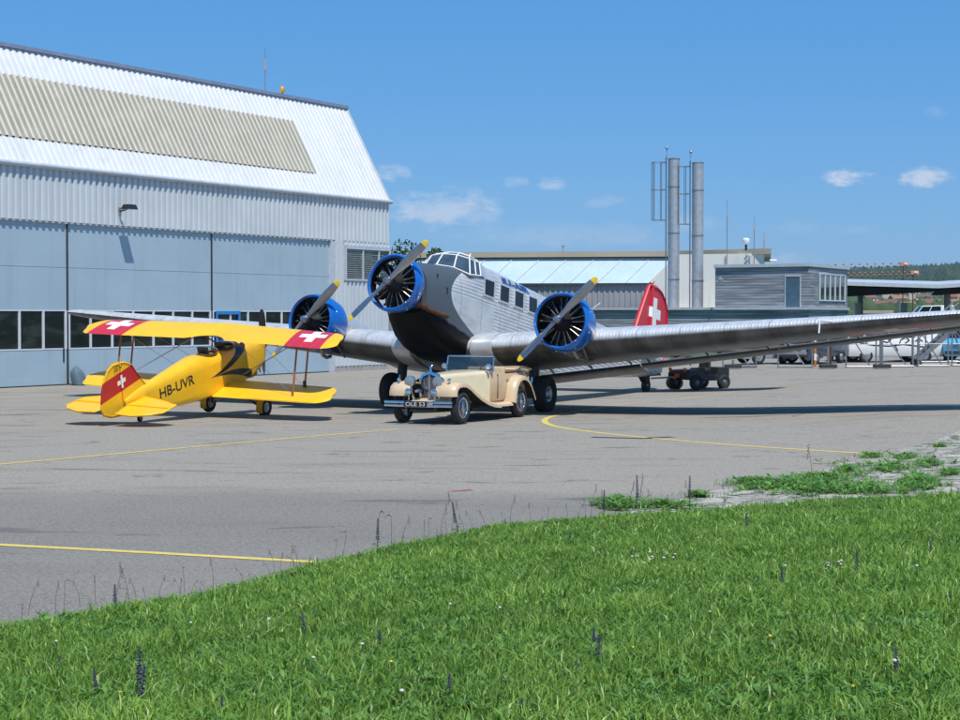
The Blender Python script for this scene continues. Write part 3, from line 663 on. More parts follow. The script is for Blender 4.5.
# engines -----------------------------------------------------------------
def engine(M, blade, long, R=.70):
    """radial engine with cowl and propeller; local +X forward, origin at the propeller hub"""
    T = lambda mb: mb
    def part(mb, nm, m, par=ju, smooth=40, bevel=0):
        mb.v = [tuple(M @ Vector(v)) for v in mb.v]; return mb.build(nm, m, par, smooth=smooth, bevel=bevel)
    if long: outer = [(-.22, R - .06), (-.17, R - .015), (-.20, R + .01), (-.30, R + .04), (-.62, R + .05), (-.95, R - .01), (-1.12, R - .10)]
    else: outer = [(-.24, R - .06), (-.19, R - .015), (-.22, R + .02), (-.32, R + .04), (-.48, R + .04), (-.60, R + .01)]
    inner = [(x, r - .025) for x, r in outer[::-1][:-3]] + [(-.30, R - .055)]
    mb = MB(); n = 44; rg = [mb.ring((x, 0, 0), (1, 0, 0), r, n) for x, r in outer]; mb.loft(rg, caps=False)
    cw = part(mb, 'engine_cowl', 'cowl_blue', smooth=55)
    mb = MB(); mb.loft([mb.ring((x, 0, 0), (1, 0, 0), r, n) for x, r in [outer[0]] + [(-.30, R - .055)] + inner[::-1][1:]], caps=False); part(mb, 'cowl_lining', 'engine_black', cw, smooth=55)
    mb = MB()
    for k in range(9):
        a = 2 * PI * k / 9 + .35; d_ = Vector((0, math.cos(a), math.sin(a))); mb.path([Vector((-.40, 0, 0)) + d_ * (R + .045), Vector((-.42, 0, 0)) + d_ * (R + .062)], .018, 6)
    part(mb, 'rivet', 'dural_smooth', cw)
    mb = MB(); mb.lathe([(-.82, R - .13), (-.86, .2)], (1, 0, 0), (0, 0, 0), 36); part(mb, 'baffle', 'engine_black')
    mb = MB(); mb.lathe([(-.78, .30), (-.45, .30), (-.32, .24), (-.22, .15), (-.08, .10), (-.05, .085)], (1, 0, 0), (0, 0, 0), 24); cc = part(mb, 'crankcase', 'engine_black')
    for k in range(9):
        a = 2 * PI * k / 9 + PI / 2; d_ = Vector((0, math.cos(a), math.sin(a)))
        mb = MB()
        for q in range(9):
            r0 = .28 + q * .035; mb.tube(Vector((-.56, 0, 0)) + d_ * r0, Vector((-.56, 0, 0)) + d_ * (r0 + .018), .115, .115, 14)
        mb.tube(Vector((-.56, 0, 0)) + d_ * .26, Vector((-.56, 0, 0)) + d_ * .63, .085, .085, 12)
        cy = part(mb, 'cylinder', 'engine_black', smooth=50)
        mb = MB(); t_ = Vector((0, -d_.z, d_.y))
        for e in (-.06, .06): mb.path([Vector((-.36, 0, 0)) + d_ * .22 + t_ * e * .6, Vector((-.42, 0, 0)) + d_ * .58 + t_ * e * 1.3], .013, 6)
        mb.tube(Vector((-.42, 0, 0)) + d_ * .56 + t_ * .08, Vector((-.42, 0, 0)) + d_ * .62 + t_ * .09, .035, .03, 8); mb.tube(Vector((-.42, 0, 0)) + d_ * .56 - t_ * .08, Vector((-.42, 0, 0)) + d_ * .62 - t_ * .09, .035, .03, 8)
        part(mb, 'pushrod', 'engine_steel', cy, smooth=50)
    # propeller
    pr = MB(); pr.lathe([(-.09, .10), (.02, .12), (.08, .10), (.13, .07), (.17, .05)], (1, 0, 0), (0, 0, 0), 20)
    hub = part(pr, 'propeller_hub', 'prop_metal', smooth=50)
    for s_ in (1, -1):
        dr = Vector((0, math.cos(blade), math.sin(blade))) * s_; tn = Vector((0, -dr.z, dr.y)); X = Vector((1, 0, 0))
        def sec(r, ch, th, pit):
            c_, s2 = math.cos(pit), math.sin(pit); e1 = tn * c_ + X * s2; e2 = X * c_ - tn * s2
            return [dr * r + e1 * (ch / 2 * math.cos(t)) + e2 * (th / 2 * math.sin(t) * (1 - .25 * math.cos(t))) for t in np.linspace(0, 2 * PI, 17)[:-1]]
        S = [(.07, .13, .13, .9), (.20, .13, .12, .85), (.32, .15, .09, .8), (.5, .20, .055, .68), (.75, .235, .042, .52), (1.0, .235, .034, .42), (1.18, .215, .028, .37), (1.29, .19, .025, .34)]
        mb = MB(); mb.loft([sec(*q) for q in S]); bl = part(mb, 'propeller_blade', 'prop_metal', hub, smooth=60) if False else part(mb, 'propeller_blade', 'prop_metal', smooth=60)
        mb = MB(); mb.loft([sec(*q) for q in [(1.291, .191, .026, .34), (1.36, .165, .024, .32), (1.41, .125, .02, .31), (1.44, .06, .016, .3)]]); part(mb, 'blade_tip', 'yellow_tip', bl, smooth=60)
engine(Matrix.Identity(4), .755, False)
for s_, bl_ in ((1, .826), (-1, .789)):
    M = Matrix.Translation((-2.09, s_ * 3.72, -.632)) @ Matrix.Rotation(s_ * .069, 4, 'Z'); engine(M, bl_, True)
    mb = MB(); rings = []
    for x, r, z in ((-.80, .55, 0), (-1.15, .56, -.02), (-1.6, .50, -.06), (-2.4, .38, -.06), (-3.4, .18, -.05)):
        rings.append(mb.ring((x, 0, z), (1, 0, 0), r, 28))
    mb.loft(rings); mb.v = [tuple(M @ Vector(v)) for v in mb.v]; mb.build('engine_nacelle', 'dural_smooth', ju, smooth=50)
    mb = MB(); mb.path([M @ Vector(p) for p in ((-.95, s_ * .1, -.62), (-1.15, s_ * .18, -.80), (-1.5, s_ * .3, -.82), (-1.75, s_ * .36, -.76))], .05, 8); mb.path([M @ Vector(p) for p in ((-1.1, .3, -.5), (-1.5, .32, -.82))], .03, 6)
    mb.box(M @ Vector((-1.3, 0, -.62)), (.5, .28, .22)); mb.build('exhaust_collector', 'engine_steel', ju, smooth=40)
    MB().path([M @ Vector((-1.0, s_ * .55, .45)), M @ Vector((-1.05, s_ * .72, .60))], .012, 6).build('rod', 'white_paint', ju)

# landing gear
def wheel(parent, M, R, wd, tyre='tyre', hub='engine_steel', rimr=.55, name='wheel', spokes=0, disc=None):
    prof = [(-wd * .30, R * rimr), (-wd * .46, R * (rimr + .10)), (-wd * .5, R * .80), (-wd * .40, R * .94), (-wd * .2, R * .99), (0, R), (wd * .2, R * .99), (wd * .40, R * .94), (wd * .5, R * .80), (wd * .46, R * (rimr + .10)), (wd * .30, R * rimr)]
    mb = MB(); mb.lathe(prof, (0, 1, 0), (0, 0, 0), 36, caps=True); mb.v = [tuple(M @ Vector(v)) for v in mb.v]; w_ = mb.build(name, tyre, parent, smooth=50)
    mb = MB()
    for s_ in (-1, 1):
        if spokes:
            mb.torus((0, s_ * wd * .34, 0), (0, 1, 0), R * rimr * .98, R * .055, 36, 8)
            mb.tube((0, s_ * wd * .2, 0), (0, s_ * wd * .5, 0), R * .16, R * .10, 16)
            for k in range(spokes):
                a = 2 * PI * k / spokes; mb.tube((math.cos(a) * R * .1, s_ * wd * .40, math.sin(a) * R * .1), (math.cos(a + .25) * R * rimr, s_ * wd * .33, math.sin(a + .25) * R * rimr), R * .018, R * .018, 5)
        else: mb.lathe([(0, R * rimr), (wd * .06, R * rimr * .96), (wd * .03, R * .3), (wd * .16, R * .24), (wd * .2, R * .1)], (0, s_, 0), (0, s_ * wd * .31, 0), 28)
    mb.v = [tuple(M @ Vector(v)) for v in mb.v]; mb.build('rim', hub, w_, smooth=40)
    return w_
for s_ in (1, -1):
    wx, wy, wz = -4.575, s_ * 2.33, -2.715 + .50
    wheel(ju, Matrix.Translation((wx, wy, wz)), .50, .34, hub='steel', rimr=.42)
    mb = MB(); mb.tube((wx + .02, wy - s_ * .30, wz + .0), (wx + .1, wy - s_ * .34, -1.2), .13, .14, 16); mb.build('oleo_leg', 'black_paint', ju, smooth=50)
    mb = MB(); mb.tube((wx, wy - s_ * .1, wz), (wx, wy - s_ * .42, wz), .07, .07, 12); mb.tube((wx + .0, wy - s_ * .40, wz - .02), (wx + .15, s_ * .55, -1.45), .085, .085, 12); mb.tube((wx, wy - s_ * .40, wz - .02), (wx - .9, s_ * .7, -1.45), .05, .05, 10)
    mb.build('axle_strut', 'black_paint', ju, smooth=50)
    MB().tube((wx + .16, wy - s_ * .32, wz + .22), (wx + .17, wy - s_ * .32, wz + .42), .045, .03, 10).build('grease_fitting', 'chrome', ju)
# tail wheel, fin, tailplane
tw = wheel(ju, Matrix.Translation((-17.12, 0, -.668 + .24)), .24, .18, rimr=.4, name='tail_wheel')
MB().loft([[Vector((x, y, z)) for x, y, z in ((-16.9, -.09, -.35), (-17.25, -.09, -.35), (-17.25, .09, -.35), (-16.9, .09, -.35))], [Vector((x, y, z)) for x, y, z in ((-16.4, -.12, -.05), (-17.1, -.12, .0), (-17.1, .12, .0), (-16.4, .12, -.05))]]).build('tail_wheel_fork', 'black_paint', ju)
def fin_mat(n, tc, c, b):
    s_ = n.new('ShaderNodeSeparateXYZ'); n.t.links.new(tc.outputs['Object'], s_.inputs[0]); X, Y, Z = s_.outputs
    cr = cross_mask(n, n.m('ADD', X, 17.45), n.m('SUBTRACT', Z, 2.05), .17, .52); return n.mix(cr, c, WHITE)
mat('fin_red', RED, .4, 0, var=.08, coat=.2, fn=fin_mat)
def slab(poly, th, nm, m, par, ax=1, thin=.25, cz=0):
    """rounded plate from a 2D outline in XZ (ax=1) with tapered edges"""
    cx = sum(p[0] for p in poly) / len(poly); cy = sum(p[1] for p in poly) / len(poly); k = .93
    rg = []
    for t, f in ((-thin, 1.0), (-1, k), (1, k), (thin, 1.0)):
        rg.append([Vector((cx + (p[0] - cx) * f, t * th / 2, cy + (p[1] - cy) * f)) if ax == 1 else Vector((cx + (p[0] - cx) * f, cy + (p[1] - cy) * f, cz + t * th / 2)) for p in poly])
    mb = MB(); mb.loft(rg); return mb.build(nm, m, par, smooth=30)
slab([(-15.45, .75), (-16.70, 2.80), (-16.82, 2.95), (-17.05, 2.98), (-17.05, .75)], .14, 'fin', 'fin_red', ju)
slab([(-17.06, .75), (-17.06, 2.98), (-17.5, 2.99), (-17.95, 2.9), (-18.3, 2.68), (-18.55, 2.35), (-18.62, 1.9), (-18.62, .75), (-18.4, .45), (-17.2, .45)], .13, 'rudder', 'fin_red', ju)
for s_ in (1, -1):
    slab([(-15.4, s_ * .2), (-16.1, s_ * 4.6), (-16.4, s_ * 4.9), (-16.9, s_ * 4.95), (-16.9, s_ * .2)], .16, 'tailplane', 'dural_wing', ju, 2, cz=.86)
    slab([(-16.92, s_ * .3), (-16.92, s_ * 4.95), (-17.5, s_ * 5.0), (-17.8, s_ * 4.6), (-17.9, s_ * .4)], .09, 'elevator', 'dural_wing', ju, 2, cz=.85)
    MB().tube((-16.4, s_ * .2, .1), (-16.6, s_ * 2.6, .8), .035).build('tailplane_strut', 'steel', ju)

# ================================================================== YELLOW BIPLANE
BM = pose((-5.692, 46.572, 1.836), -2.682, .233, .05)
bi = thing('biplane', 'small bright yellow biplane with red and white cross markings on wings and tail', 'aeroplane', BM)
def sepc(n, tc):
    s_ = n.new('ShaderNodeSeparateXYZ'); n.t.links.new(tc.outputs['Object'], s_.inputs[0]); return s_.outputs
def upper_mat(n, tc, c, b):
    X, Y, Z = sepc(n, tc); ay = n.m('ABSOLUTE', Y); u_ = n.m('ADD', ay, n.m('MULTIPLY', n.m('ADD', X, 2.0), .12))
    cr = cross_mask(n, n.m('SUBTRACT', u_, 2.88), n.m('ADD', X, 2.10), .115, .37)
    c = n.mix(band(n, u_, 2.32, 3.36), c, RED); c = n.mix(cr, c, WHITE)
    # rib stitching shows faintly through the fabric
    rib = n.m('LESS_THAN', n.m('PINGPONG', Y, .16), .008); return n.mix(n.m('MULTIPLY', rib, .25), c, (.45, .25, .01))
mat('yellow_fabric', YEL, .42, 0, var=.03, coat=.12); mat('yellow_upper', YEL, .42, 0, var=.03, coat=.12, fn=upper_mat)
def lower_mat(n, tc, c, b):
    X, Y, Z = sepc(n, tc); rib = n.m('LESS_THAN', n.m('PINGPONG', Y, .16), .008); ail = n.m('MULTIPLY', n.m('LESS_THAN', n.m('ABSOLUTE', n.m('ADD', X, n.m('ADD', 2.88, n.m('MULTIPLY', n.m('ABSOLUTE', Y), .08)))), .010), n.m('GREATER_THAN', n.m('ABSOLUTE', Y), 1.35))
    c = n.mix(n.m('MULTIPLY', rib, .25), c, (.45, .25, .01)); return n.mix(ail, c, (.12, .07, .01))
mat('yellow_lower', YEL, .42, 0, var=.03, coat=.12, fn=lower_mat)
def tail_mat(n, tc, c, b):
    X, Y, Z = sepc(n, tc); e = n.m('ADD', Z, n.m('MULTIPLY', n.m('ADD', X, 6.0), -.14))
    c = n.mix(band(n, e, .345, .79), c, (.45, .012, .02)); cr = cross_mask(n, n.m('ADD', X, 5.98), n.m('SUBTRACT', e, .565), .05, .155)
    c = n.mix(cr, c, WHITE); return c
mat('yellow_tail', YEL, .42, 0, var=.03, coat=.12, fn=tail_mat)
def fus_b(n, tc, c, b):
    X, Y, Z = sepc(n, tc)
    def sw(cx, cz, slope, curv, w0, tip):      # tapering flash: centre line z(x), half width grows forward from 'tip'
        t = n.m('SUBTRACT', X, tip); tt = n.m('MAXIMUM', t, 0)
        cen = n.m('ADD', cz, n.m('ADD', n.m('MULTIPLY', tt, slope), n.m('MULTIPLY', n.m('MULTIPLY', tt, tt), curv)))
        return n.m('MULTIPLY', n.m('LESS_THAN', n.m('ABSOLUTE', n.m('SUBTRACT', Z, cen)), n.m('MULTIPLY', tt, w0)), n.m('LESS_THAN', X, -1.05))
    k1 = sw(0, -.17, .02, .16, .085, -2.95); k2 = sw(0, -.19, .02, -.14, .08, -2.75)
    lat = n.m('GREATER_THAN', n.m('ABSOLUTE', Y), .12)
    c = n.mix(n.m('MULTIPLY', n.m('MAXIMUM', k1, k2), lat), c, (.012, .011, .012))
    pan = n.m('MAXIMUM', n.m('LESS_THAN', n.m('ABSOLUTE', n.m('ADD', X, 1.32)), .008), n.m('MULTIPLY', n.m('LESS_THAN', n.m('ABSOLUTE', n.m('ADD', X, 2.45)), .007), n.m('GREATER_THAN', Z, -.1)))
    return n.mix(n.m('MULTIPLY', pan, .7), c, (.15, .08, .01))
mat('yellow_body', YEL, .36, 0, var=.07, vscale=1.5, coat=.25, fn=fus_b)
mat('leather', (.10, .04, .02), .6, var=.2); mat('wood_strut', (.30, .11, .03), .5, var=.15)
def bsec(x, w_, z0, z1, zc, top=.5):
    """fuselage section: flat sides, rounded decking"""
    P_ = [(0, z0), (w_ * .75, z0), (w_ * .96, z0 + .06), (w_, z0 + .16), (w_, zc), (w_ * .93, zc + (z1 - zc) * .45), (w_ * .70, zc + (z1 - zc) * .78), (w_ * .38, zc + (z1 - zc) * .95), (0, z1)]
    P_ = P_ + [(-y, z) for y, z in P_[1:-1]][::-1]; return [Vector((x, y, z)) for y, z in P_]
mb = MB()
BS = [(-.10, .12, -.20, .10, -.05), (-.16, .19, -.34, .14, -.06), (-.35, .245, -.50, .18, -.04), (-.8, .29, -.62, .24, .0), (-1.15, .315, -.66, .30, .04), (-1.5, .34, -.68, .31, .08), (-1.95, .355, -.68, .30, .12), (-2.3, .355, -.67, .31, .12), (-2.75, .345, -.66, .34, .12), (-3.0, .335, -.65, .44, .12), (-3.3, .32, -.63, .46, .12), (-4.0, .25, -.56, .39, .12), (-4.8, .17, -.45, .31, .10), (-5.5, .09, -.33, .22, .06), (-5.95, .03, -.26, .12, .0)]
mb.loft([bsec(*q) for q in BS]); bf = mb.build('fuselage', 'yellow_body', bi, smooth=38); bbv = mb.bvh()
for s_ in (1, -1):
    letters('registration', 'HB-UVR', .30, 1.26, lambda x, y: on_side(bbv, (-3.55 - 1.26 + x) if s_ < 0 else (-3.55 - x), y * 1.15 - .165 + (.04 * (x / 1.26) if s_ < 0 else .04 * (1 - x / 1.26)), s_, .006, 2), 'black_paint', bi, bold=.004)
# cockpits: dark openings with leather rims, windscreens
for x0, nm in ((-2.52, 'rear'), (-1.78, 'front')):
    mb = MB(); n_ = 22
    oval = [Vector((x0 + .29 * math.cos(a), .215 * math.sin(a), 0)) for a in np.linspace(0, 2 * PI, n_ + 1)[:-1]]
    def drop(p, off):
        h = bbv.ray_cast(Vector((p.x, p.y, 2)), Vector((0, 0, -1)))[0]; return h + Vector((0, 0, off))
    top = [drop(p, .03) for p in oval]; mb.path(top + [top[0]], .028, 8); ck = mb.build('cockpit_rim', 'leather', bi, smooth=60)
    mb = MB(); mb.add([drop(p, .012) for p in oval], [tuple(range(n_))]); mb.build('cockpit_opening', 'black_paint', ck)
    mb = MB(); mb.box((x0 - .14, 0, .43 if nm == 'rear' else .36), (.07, .30, .24), Matrix.Rotation(-.12, 3, 'Y')); mb.build('seat_back', 'black_paint', ck, bevel=.02)
    wx = x0 + .30; zt = drop(Vector((wx, 0, 0)), 0).z
    fr = [(wx, -.20, zt - .05), (wx - .10, -.17, zt + .13), (wx - .13, 0, zt + .18), (wx - .10, .17, zt + .13), (wx, .20, zt - .05)]
    mb = MB(); mb.path(fr, .010, 6); mb.path([(wx + .03, 0, zt), fr[2]], .008, 6); ws = mb.build('windscreen_frame', 'steel', bi)
    gm = MB(); gm.add(fr + [(wx + .05, 0, zt)], [(0, 1, 2, 5), (5, 2, 3, 4)])
    if 'clear_glass' not in MATS:
        m_ = mat('clear_glass', (.6, .65, .68), .05, 0); pb = m_.node_tree.nodes['Principled BSDF']; pb.inputs['Alpha'].default_value = .22
    gm.build('windscreen', 'clear_glass', ws)
# wings
def bw(y, up):
    a = abs(y)
    if up: return -1.27 - .125 * a, -2.52 - .085 * a, .80 + .006 * a, .72 + .006 * a, .12
    return -1.72 - .115 * a, -2.92 - .075 * a, -.55 + .035 * a, -.64 + .035 * a, .12
def bwing(nm, m, ys, up, span):
    rings = []
    for y in ys:
        le, te, zl, zt_, th = bw(y, up)
        if up and abs(y) < .62:                                    # cut-out over the cockpits
            te += .36 * max(0, 1 - (abs(y) / .6) ** 2)
        e = (span - abs(y)) / .42
        if e < 1:
            k = math.sqrt(max(0, 1 - (1 - e) ** 2)); k = max(k, .05); mid = le * .42 + te * .58; le = mid + (le - mid) * k; te = mid + (te - mid) * k; th *= max(k, .25)
        rings.append(foil_ring(y, le, te, zl, zt_, th, 2.2))
    mb = MB(); mb.loft(rings); return mb.build(nm, m, bi, smooth=50)
half = [.0, .15, .3, .45, .6, 1, 1.6, 2.2, 2.8, 3.2, 3.35, 3.5, 3.6, 3.68, 3.72, 3.745]
bwing('upper_wing', 'yellow_upper', [-y for y in half[::-1]] + half[1:], True, 3.75)
hl = [.30, .6, 1.2, 2, 2.8, 3.15, 3.3, 3.42, 3.52, 3.6, 3.64, 3.66]
bwing('lower_wing', 'yellow_lower', hl, False, 3.665); bwing('lower_wing', 'yellow_lower', [-y for y in hl[::-1]], False, 3.665)
def rod(nm, pts, r, m, par=None, n=8): return MB().path(pts, r, n).build(nm, m, par or bi, smooth=60)
for s_ in (1, -1):
    y = 2.62 * s_
    u1, u2 = (-1.85, y, .80), (-2.42, y, .78); l1, l2 = (-2.27, y, -.42), (-2.84, y, -.46)
    rod('interplane_strut', [u1, l1], .024, 'wood_strut'); rod('interplane_strut', [u2, l2], .024, 'wood_strut')
    rod('strut_foot', [(-2.25, y, -.26), l1], .045, 'black_paint'); rod('cabane_strut', [(-1.45, s_ * .30, .26), (-1.42, s_ * .42, .78)], .02, 'wood_strut'); rod('cabane_strut', [(-1.5, s_ * .30, .28), (-2.1, s_ * .42, .74)], .02, 'wood_strut')
    for a, b_ in (((-1.5, s_ * .35, -.45), u1), ((-2.3, s_ * .35, -.5), u2), ((-1.42, s_ * .42, .78), l1), ((-2.1, s_ * .42, .74), l2)):
        MB().path([a, b_], .006, 4).build('bracing_wire', 'steel', bi)
    # fixed gear
    wx, wy, wz = -1.43, s_ * .85, -1.547 + .25
    wheel(bi, Matrix.Translation((wx, wy, wz)), .25, .15, hub='steel', rimr=.5)
    mb = MB(); mb.lathe([(-.10, .02), (-.085, .14), (-.06, .20), (.06, .20), (.085, .14), (.10, .02)], (0, 1, 0), (wx, wy, wz), 24); 
    mb = MB(); sp = [Vector((wx + .285 * math.cos(a), wy, wz + .275 * math.sin(a))) for a in np.linspace(.9, PI + .30, 15)]
    for w0, w1 in ((-.085, .085),): mb.loft([[p + Vector((0, w0, 0)) for p in sp] + [p * .93 + Vector((wx, wy, wz)) * .07 + Vector((0, w0, 0)) for p in sp[::-1]], [p + Vector((0, w1, 0)) for p in sp] + [p * .93 + Vector((wx, wy, wz)) * .07 + Vector((0, w1, 0)) for p in sp[::-1]]])
    mb.build('wheel_fairing', 'yellow_fabric', bi, smooth=40)
    mb = MB(); mb.loft([mb.ring((-1.45, s_ * .25, -.62), (0, s_ * .55, -.6), .10, 12, ry=.05), mb.ring((wx, s_ * .76, wz + .03), (0, s_ * .55, -.6), .075, 12, ry=.04)]); mb.build('gear_leg', 'yellow_fabric', bi, smooth=60)
    rod('gear_strut', [(-2.05, s_ * .25, -.66), (wx - .02, s_ * .74, wz + .02)], .022, 'black_paint')
    rod('axle', [(wx, s_ * .74, wz), (-1.45, 0, -1.02)], .02, 'steel')
# tail
def stab(s_):
    slab([(-5.28, s_ * .10), (-5.52, s_ * .9), (-5.75, s_ * 1.33), (-6.02, s_ * 1.36), (-6.02, s_ * .1)], .06, 'tailplane', 'yellow_fabric', bi, 2, cz=.02)
    slab([(-6.035, s_ * .12), (-6.035, s_ * 1.37), (-6.35, s_ * 1.38), (-6.62, s_ * 1.15), (-6.78, s_ * .75), (-6.72, s_ * .28)], .05, 'elevator', 'yellow_fabric', bi, 2, cz=.015)
    rod('tail_strut', [(-5.4, s_ * .07, -.28), (-5.8, s_ * .7, .0)], .012, 'steel')
stab(1); stab(-1)
slab([(-5.05, .22), (-5.38, .62), (-5.55, .88), (-5.80, 1.0), (-5.99, 1.04), (-5.99, .05)], .055, 'fin', 'yellow_tail', bi)
rd = slab([(-6.005, 1.05), (-6.25, 1.06), (-6.45, .97), (-6.62, .78), (-6.75, .52), (-6.84, .15), (-6.78, -.05), (-6.5, -.17), (-6.03, -.24), (-6.005, -.2)], .05, 'rudder', 'yellow_tail', bi)
letters('tail_lettering', 'IEV', .15, .30, lambda x, y: Vector((-6.22 + x, -.031, .86 + y + (x - .1) * .15)), 'black_paint', rd)
wheel(bi, Matrix.Translation((-5.445, 0, -.565 + .085)), .085, .06, rimr=.4, name='tail_wheel'); rod('tail_wheel_leg', [(-5.3, 0, -.30), (-5.445, 0, -.48)], .022, 'black_paint')
# nose, propeller, exhaust
mb = MB(); mb.lathe([(0, .03), (.03, .12), (-.02, .16), (-.10, .18)][::-1], (1, 0, 0), (0, 0, -.02), 20); mb.build('spinner', 'black_paint', bi, smooth=50)
for s_ in (1, -1):
    dr = Vector((0, -.06, 1)).normalized() * s_; tn = Vector((0, -dr.z, dr.y)); S = []
    for r, ch, th in ((.08, .10, .09), (.3, .13, .06), (.55, .15, .04), (.75, .12, .03), (.88, .05, .02)):
        S.append([dr * r + tn * (ch / 2 * math.cos(t)) + Vector((1, 0, 0)) * (th / 2 * math.sin(t) + .35 * ch * math.cos(t)) + Vector((.03, 0, 0)) for t in np.linspace(0, 2 * PI, 13)[:-1]])
    MB().loft(S).build('propeller_blade', 'black_paint', bi, smooth=60)
for k in range(4): MB().path([(-.45 - .16 * k, -.24, -.50), (-.50 - .16 * k, -.29, -.62)], .022, 8).build('exhaust_stub', 'rust_pipe', bi)
slab([(-.55, -.57), (-.55, -.74), (-.85, -.74), (-1.05, -.64)], .22, 'air_scoop', 'yellow_fabric', bi)

# ================================================================== CREAM ROADSTER
CM = pose((-1.135, 41.78, 0), .45)
car = thing('vintage_roadster', 'open cream vintage roadster with chrome lamps parked under the airliner nose', 'car', CM)
mat('cream_paint', (.64, .48, .30), .3, 0, var=.04, coat=.5); mat('cream_light', (.74, .64, .42), .3, 0, var=.04, coat=.5)
mat('brown_leather', (.16, .07, .035), .55, var=.2); mat('underbody', (.02, .018, .015), .8, var=.2)
def csec(x, w_, z0, z1, r=.06, crown=.02, n=5):
    P_ = [(w_, z0)]
    for k in range(n): a = PI / 2 * k / (n - 1); P_.append((w_ - r + r * math.cos(a), z1 - crown - r + r * math.sin(a)))
    P_ += [(w_ * .4, z1 - crown * .2), (0, z1)]
    P_ = P_ + [(-y, z) for y, z in P_[:-1][::-1]]; return [Vector((x, y, z)) for y, z in P_]
mb = MB(); mb.loft([csec(x, w_, z0, z1, r) for x, w_, z0, z1, r in ((.02, .27, .52, 1.17, .10), (-.4, .31, .5, 1.18, .10), (-1.0, .38, .46, 1.19, .10), (-1.6, .47, .44, 1.20, .10), (-2.0, .56, .42, 1.21, .10))]); hood = mb.build('bonnet', 'cream_light', car, smooth=40)
mb = MB()
for k in range(10): mb.box((-.75 - .07 * k, .395 + .0095 * k, .86), (.02, .02, .26), Matrix.Rotation(.12, 3, 'Z'))
# body tub (open): outer shell with inner walls
mb = MB(); SX = [(-2.0, .56, 1.16), (-2.3, .62, 1.13), (-2.8, .66, 1.10), (-3.3, .68, 1.10), (-3.8, .67, 1.12), (-4.15, .58, 1.10), (-4.4, .44, .98)]
outer = []; 
for x, w_, zt in SX:
    zb_ = .42 if x > -4 else .48 + (-.0 if x > -4.3 else .1)
    P_ = [(w_ - .08, zb_), (w_, zb_ + .1), (w_ + .01, zt - .12), (w_ - .02, zt), (w_ - .07, zt), (w_ - .08, zt - .30 if x > -3.75 else zt - .02), (0, zt - .30 if x > -3.75 else zt - .01)]
    P_ += [(-y, z) for y, z in P_[:-1][::-1]]; outer.append([Vector((x, y, z)) for y, z in P_])
mb.loft(outer); body = mb.build('body', 'cream_paint', car, smooth=40)
for s_ in (1, -1):
    mb = MB(); mb.b2((-2.30, s_ * .60, .5), (-2.31, s_ * .64, 1.1)); mb.build('door_gap', 'underbody', body)
    mb = MB(); mb.box((-2.75, s_ * .692, .99), (.14, .02, .02)); mb.build('door_handle', 'chrome', body)
MB().b2((-3.12, -.5, .74), (-2.25, .5, .80)).build('cockpit_floor', 'underbody', body)
MB().box((-2.06, 0, 1.07), (.06, 1.0, .2)).build('dashboard', 'brown_leather', body)
for s_ in (1, -1):
    MB().box((-2.62, s_ * .28, .86), (.52, .46, .16)).build('seat', 'brown_leather', car, bevel=.04); MB().box((-2.95, s_ * .28, 1.05), (.14, .46, .42), Matrix.Rotation(-.2, 3, 'Y')).build('backrest', 'cream_paint', car, bevel=.05)
mb = MB(); mb.torus((-2.36, .30, 1.16), (-.8, 0, .45), .17, .013, 28, 6); mb.path([(-2.36, .3, 1.16), (-2.12, .3, 1.02)], .012, 6)
for k in range(3): a = 2 * PI * k / 3 + .5; mb.path([(-2.36, .3, 1.16), Vector((-2.36, .3, 1.16)) + Vector((.45 * math.sin(a) * .17, .17 * math.cos(a), .8 * .17 * math.sin(a)))], .008, 5)
mb.build('steering_wheel', 'black_paint', car)
# folded hood
mb = MB(); rg = []
for y in np.linspace(-.66, .66, 9):
    k = 1 - (abs(y) / .66) ** 4 * .4; rg.append([Vector((-3.88 + .42 * math.cos(t), y, 1.17 + .085 * k * math.sin(t) + .012 * math.sin(3 * t + y * 5))) for t in np.linspace(0, 2 * PI, 17)[:-1]])
mb.loft(rg); mb.build('folded_soft_top', 'cream_paint', car, smooth=60)
for s_ in (1, -1): MB().path([(-3.3, s_ * .66, 1.10), (-3.5, s_ * .69, 1.24), (-3.95, s_ * .70, 1.20)], .016, 6).build('hood_iron', 'chrome', car)
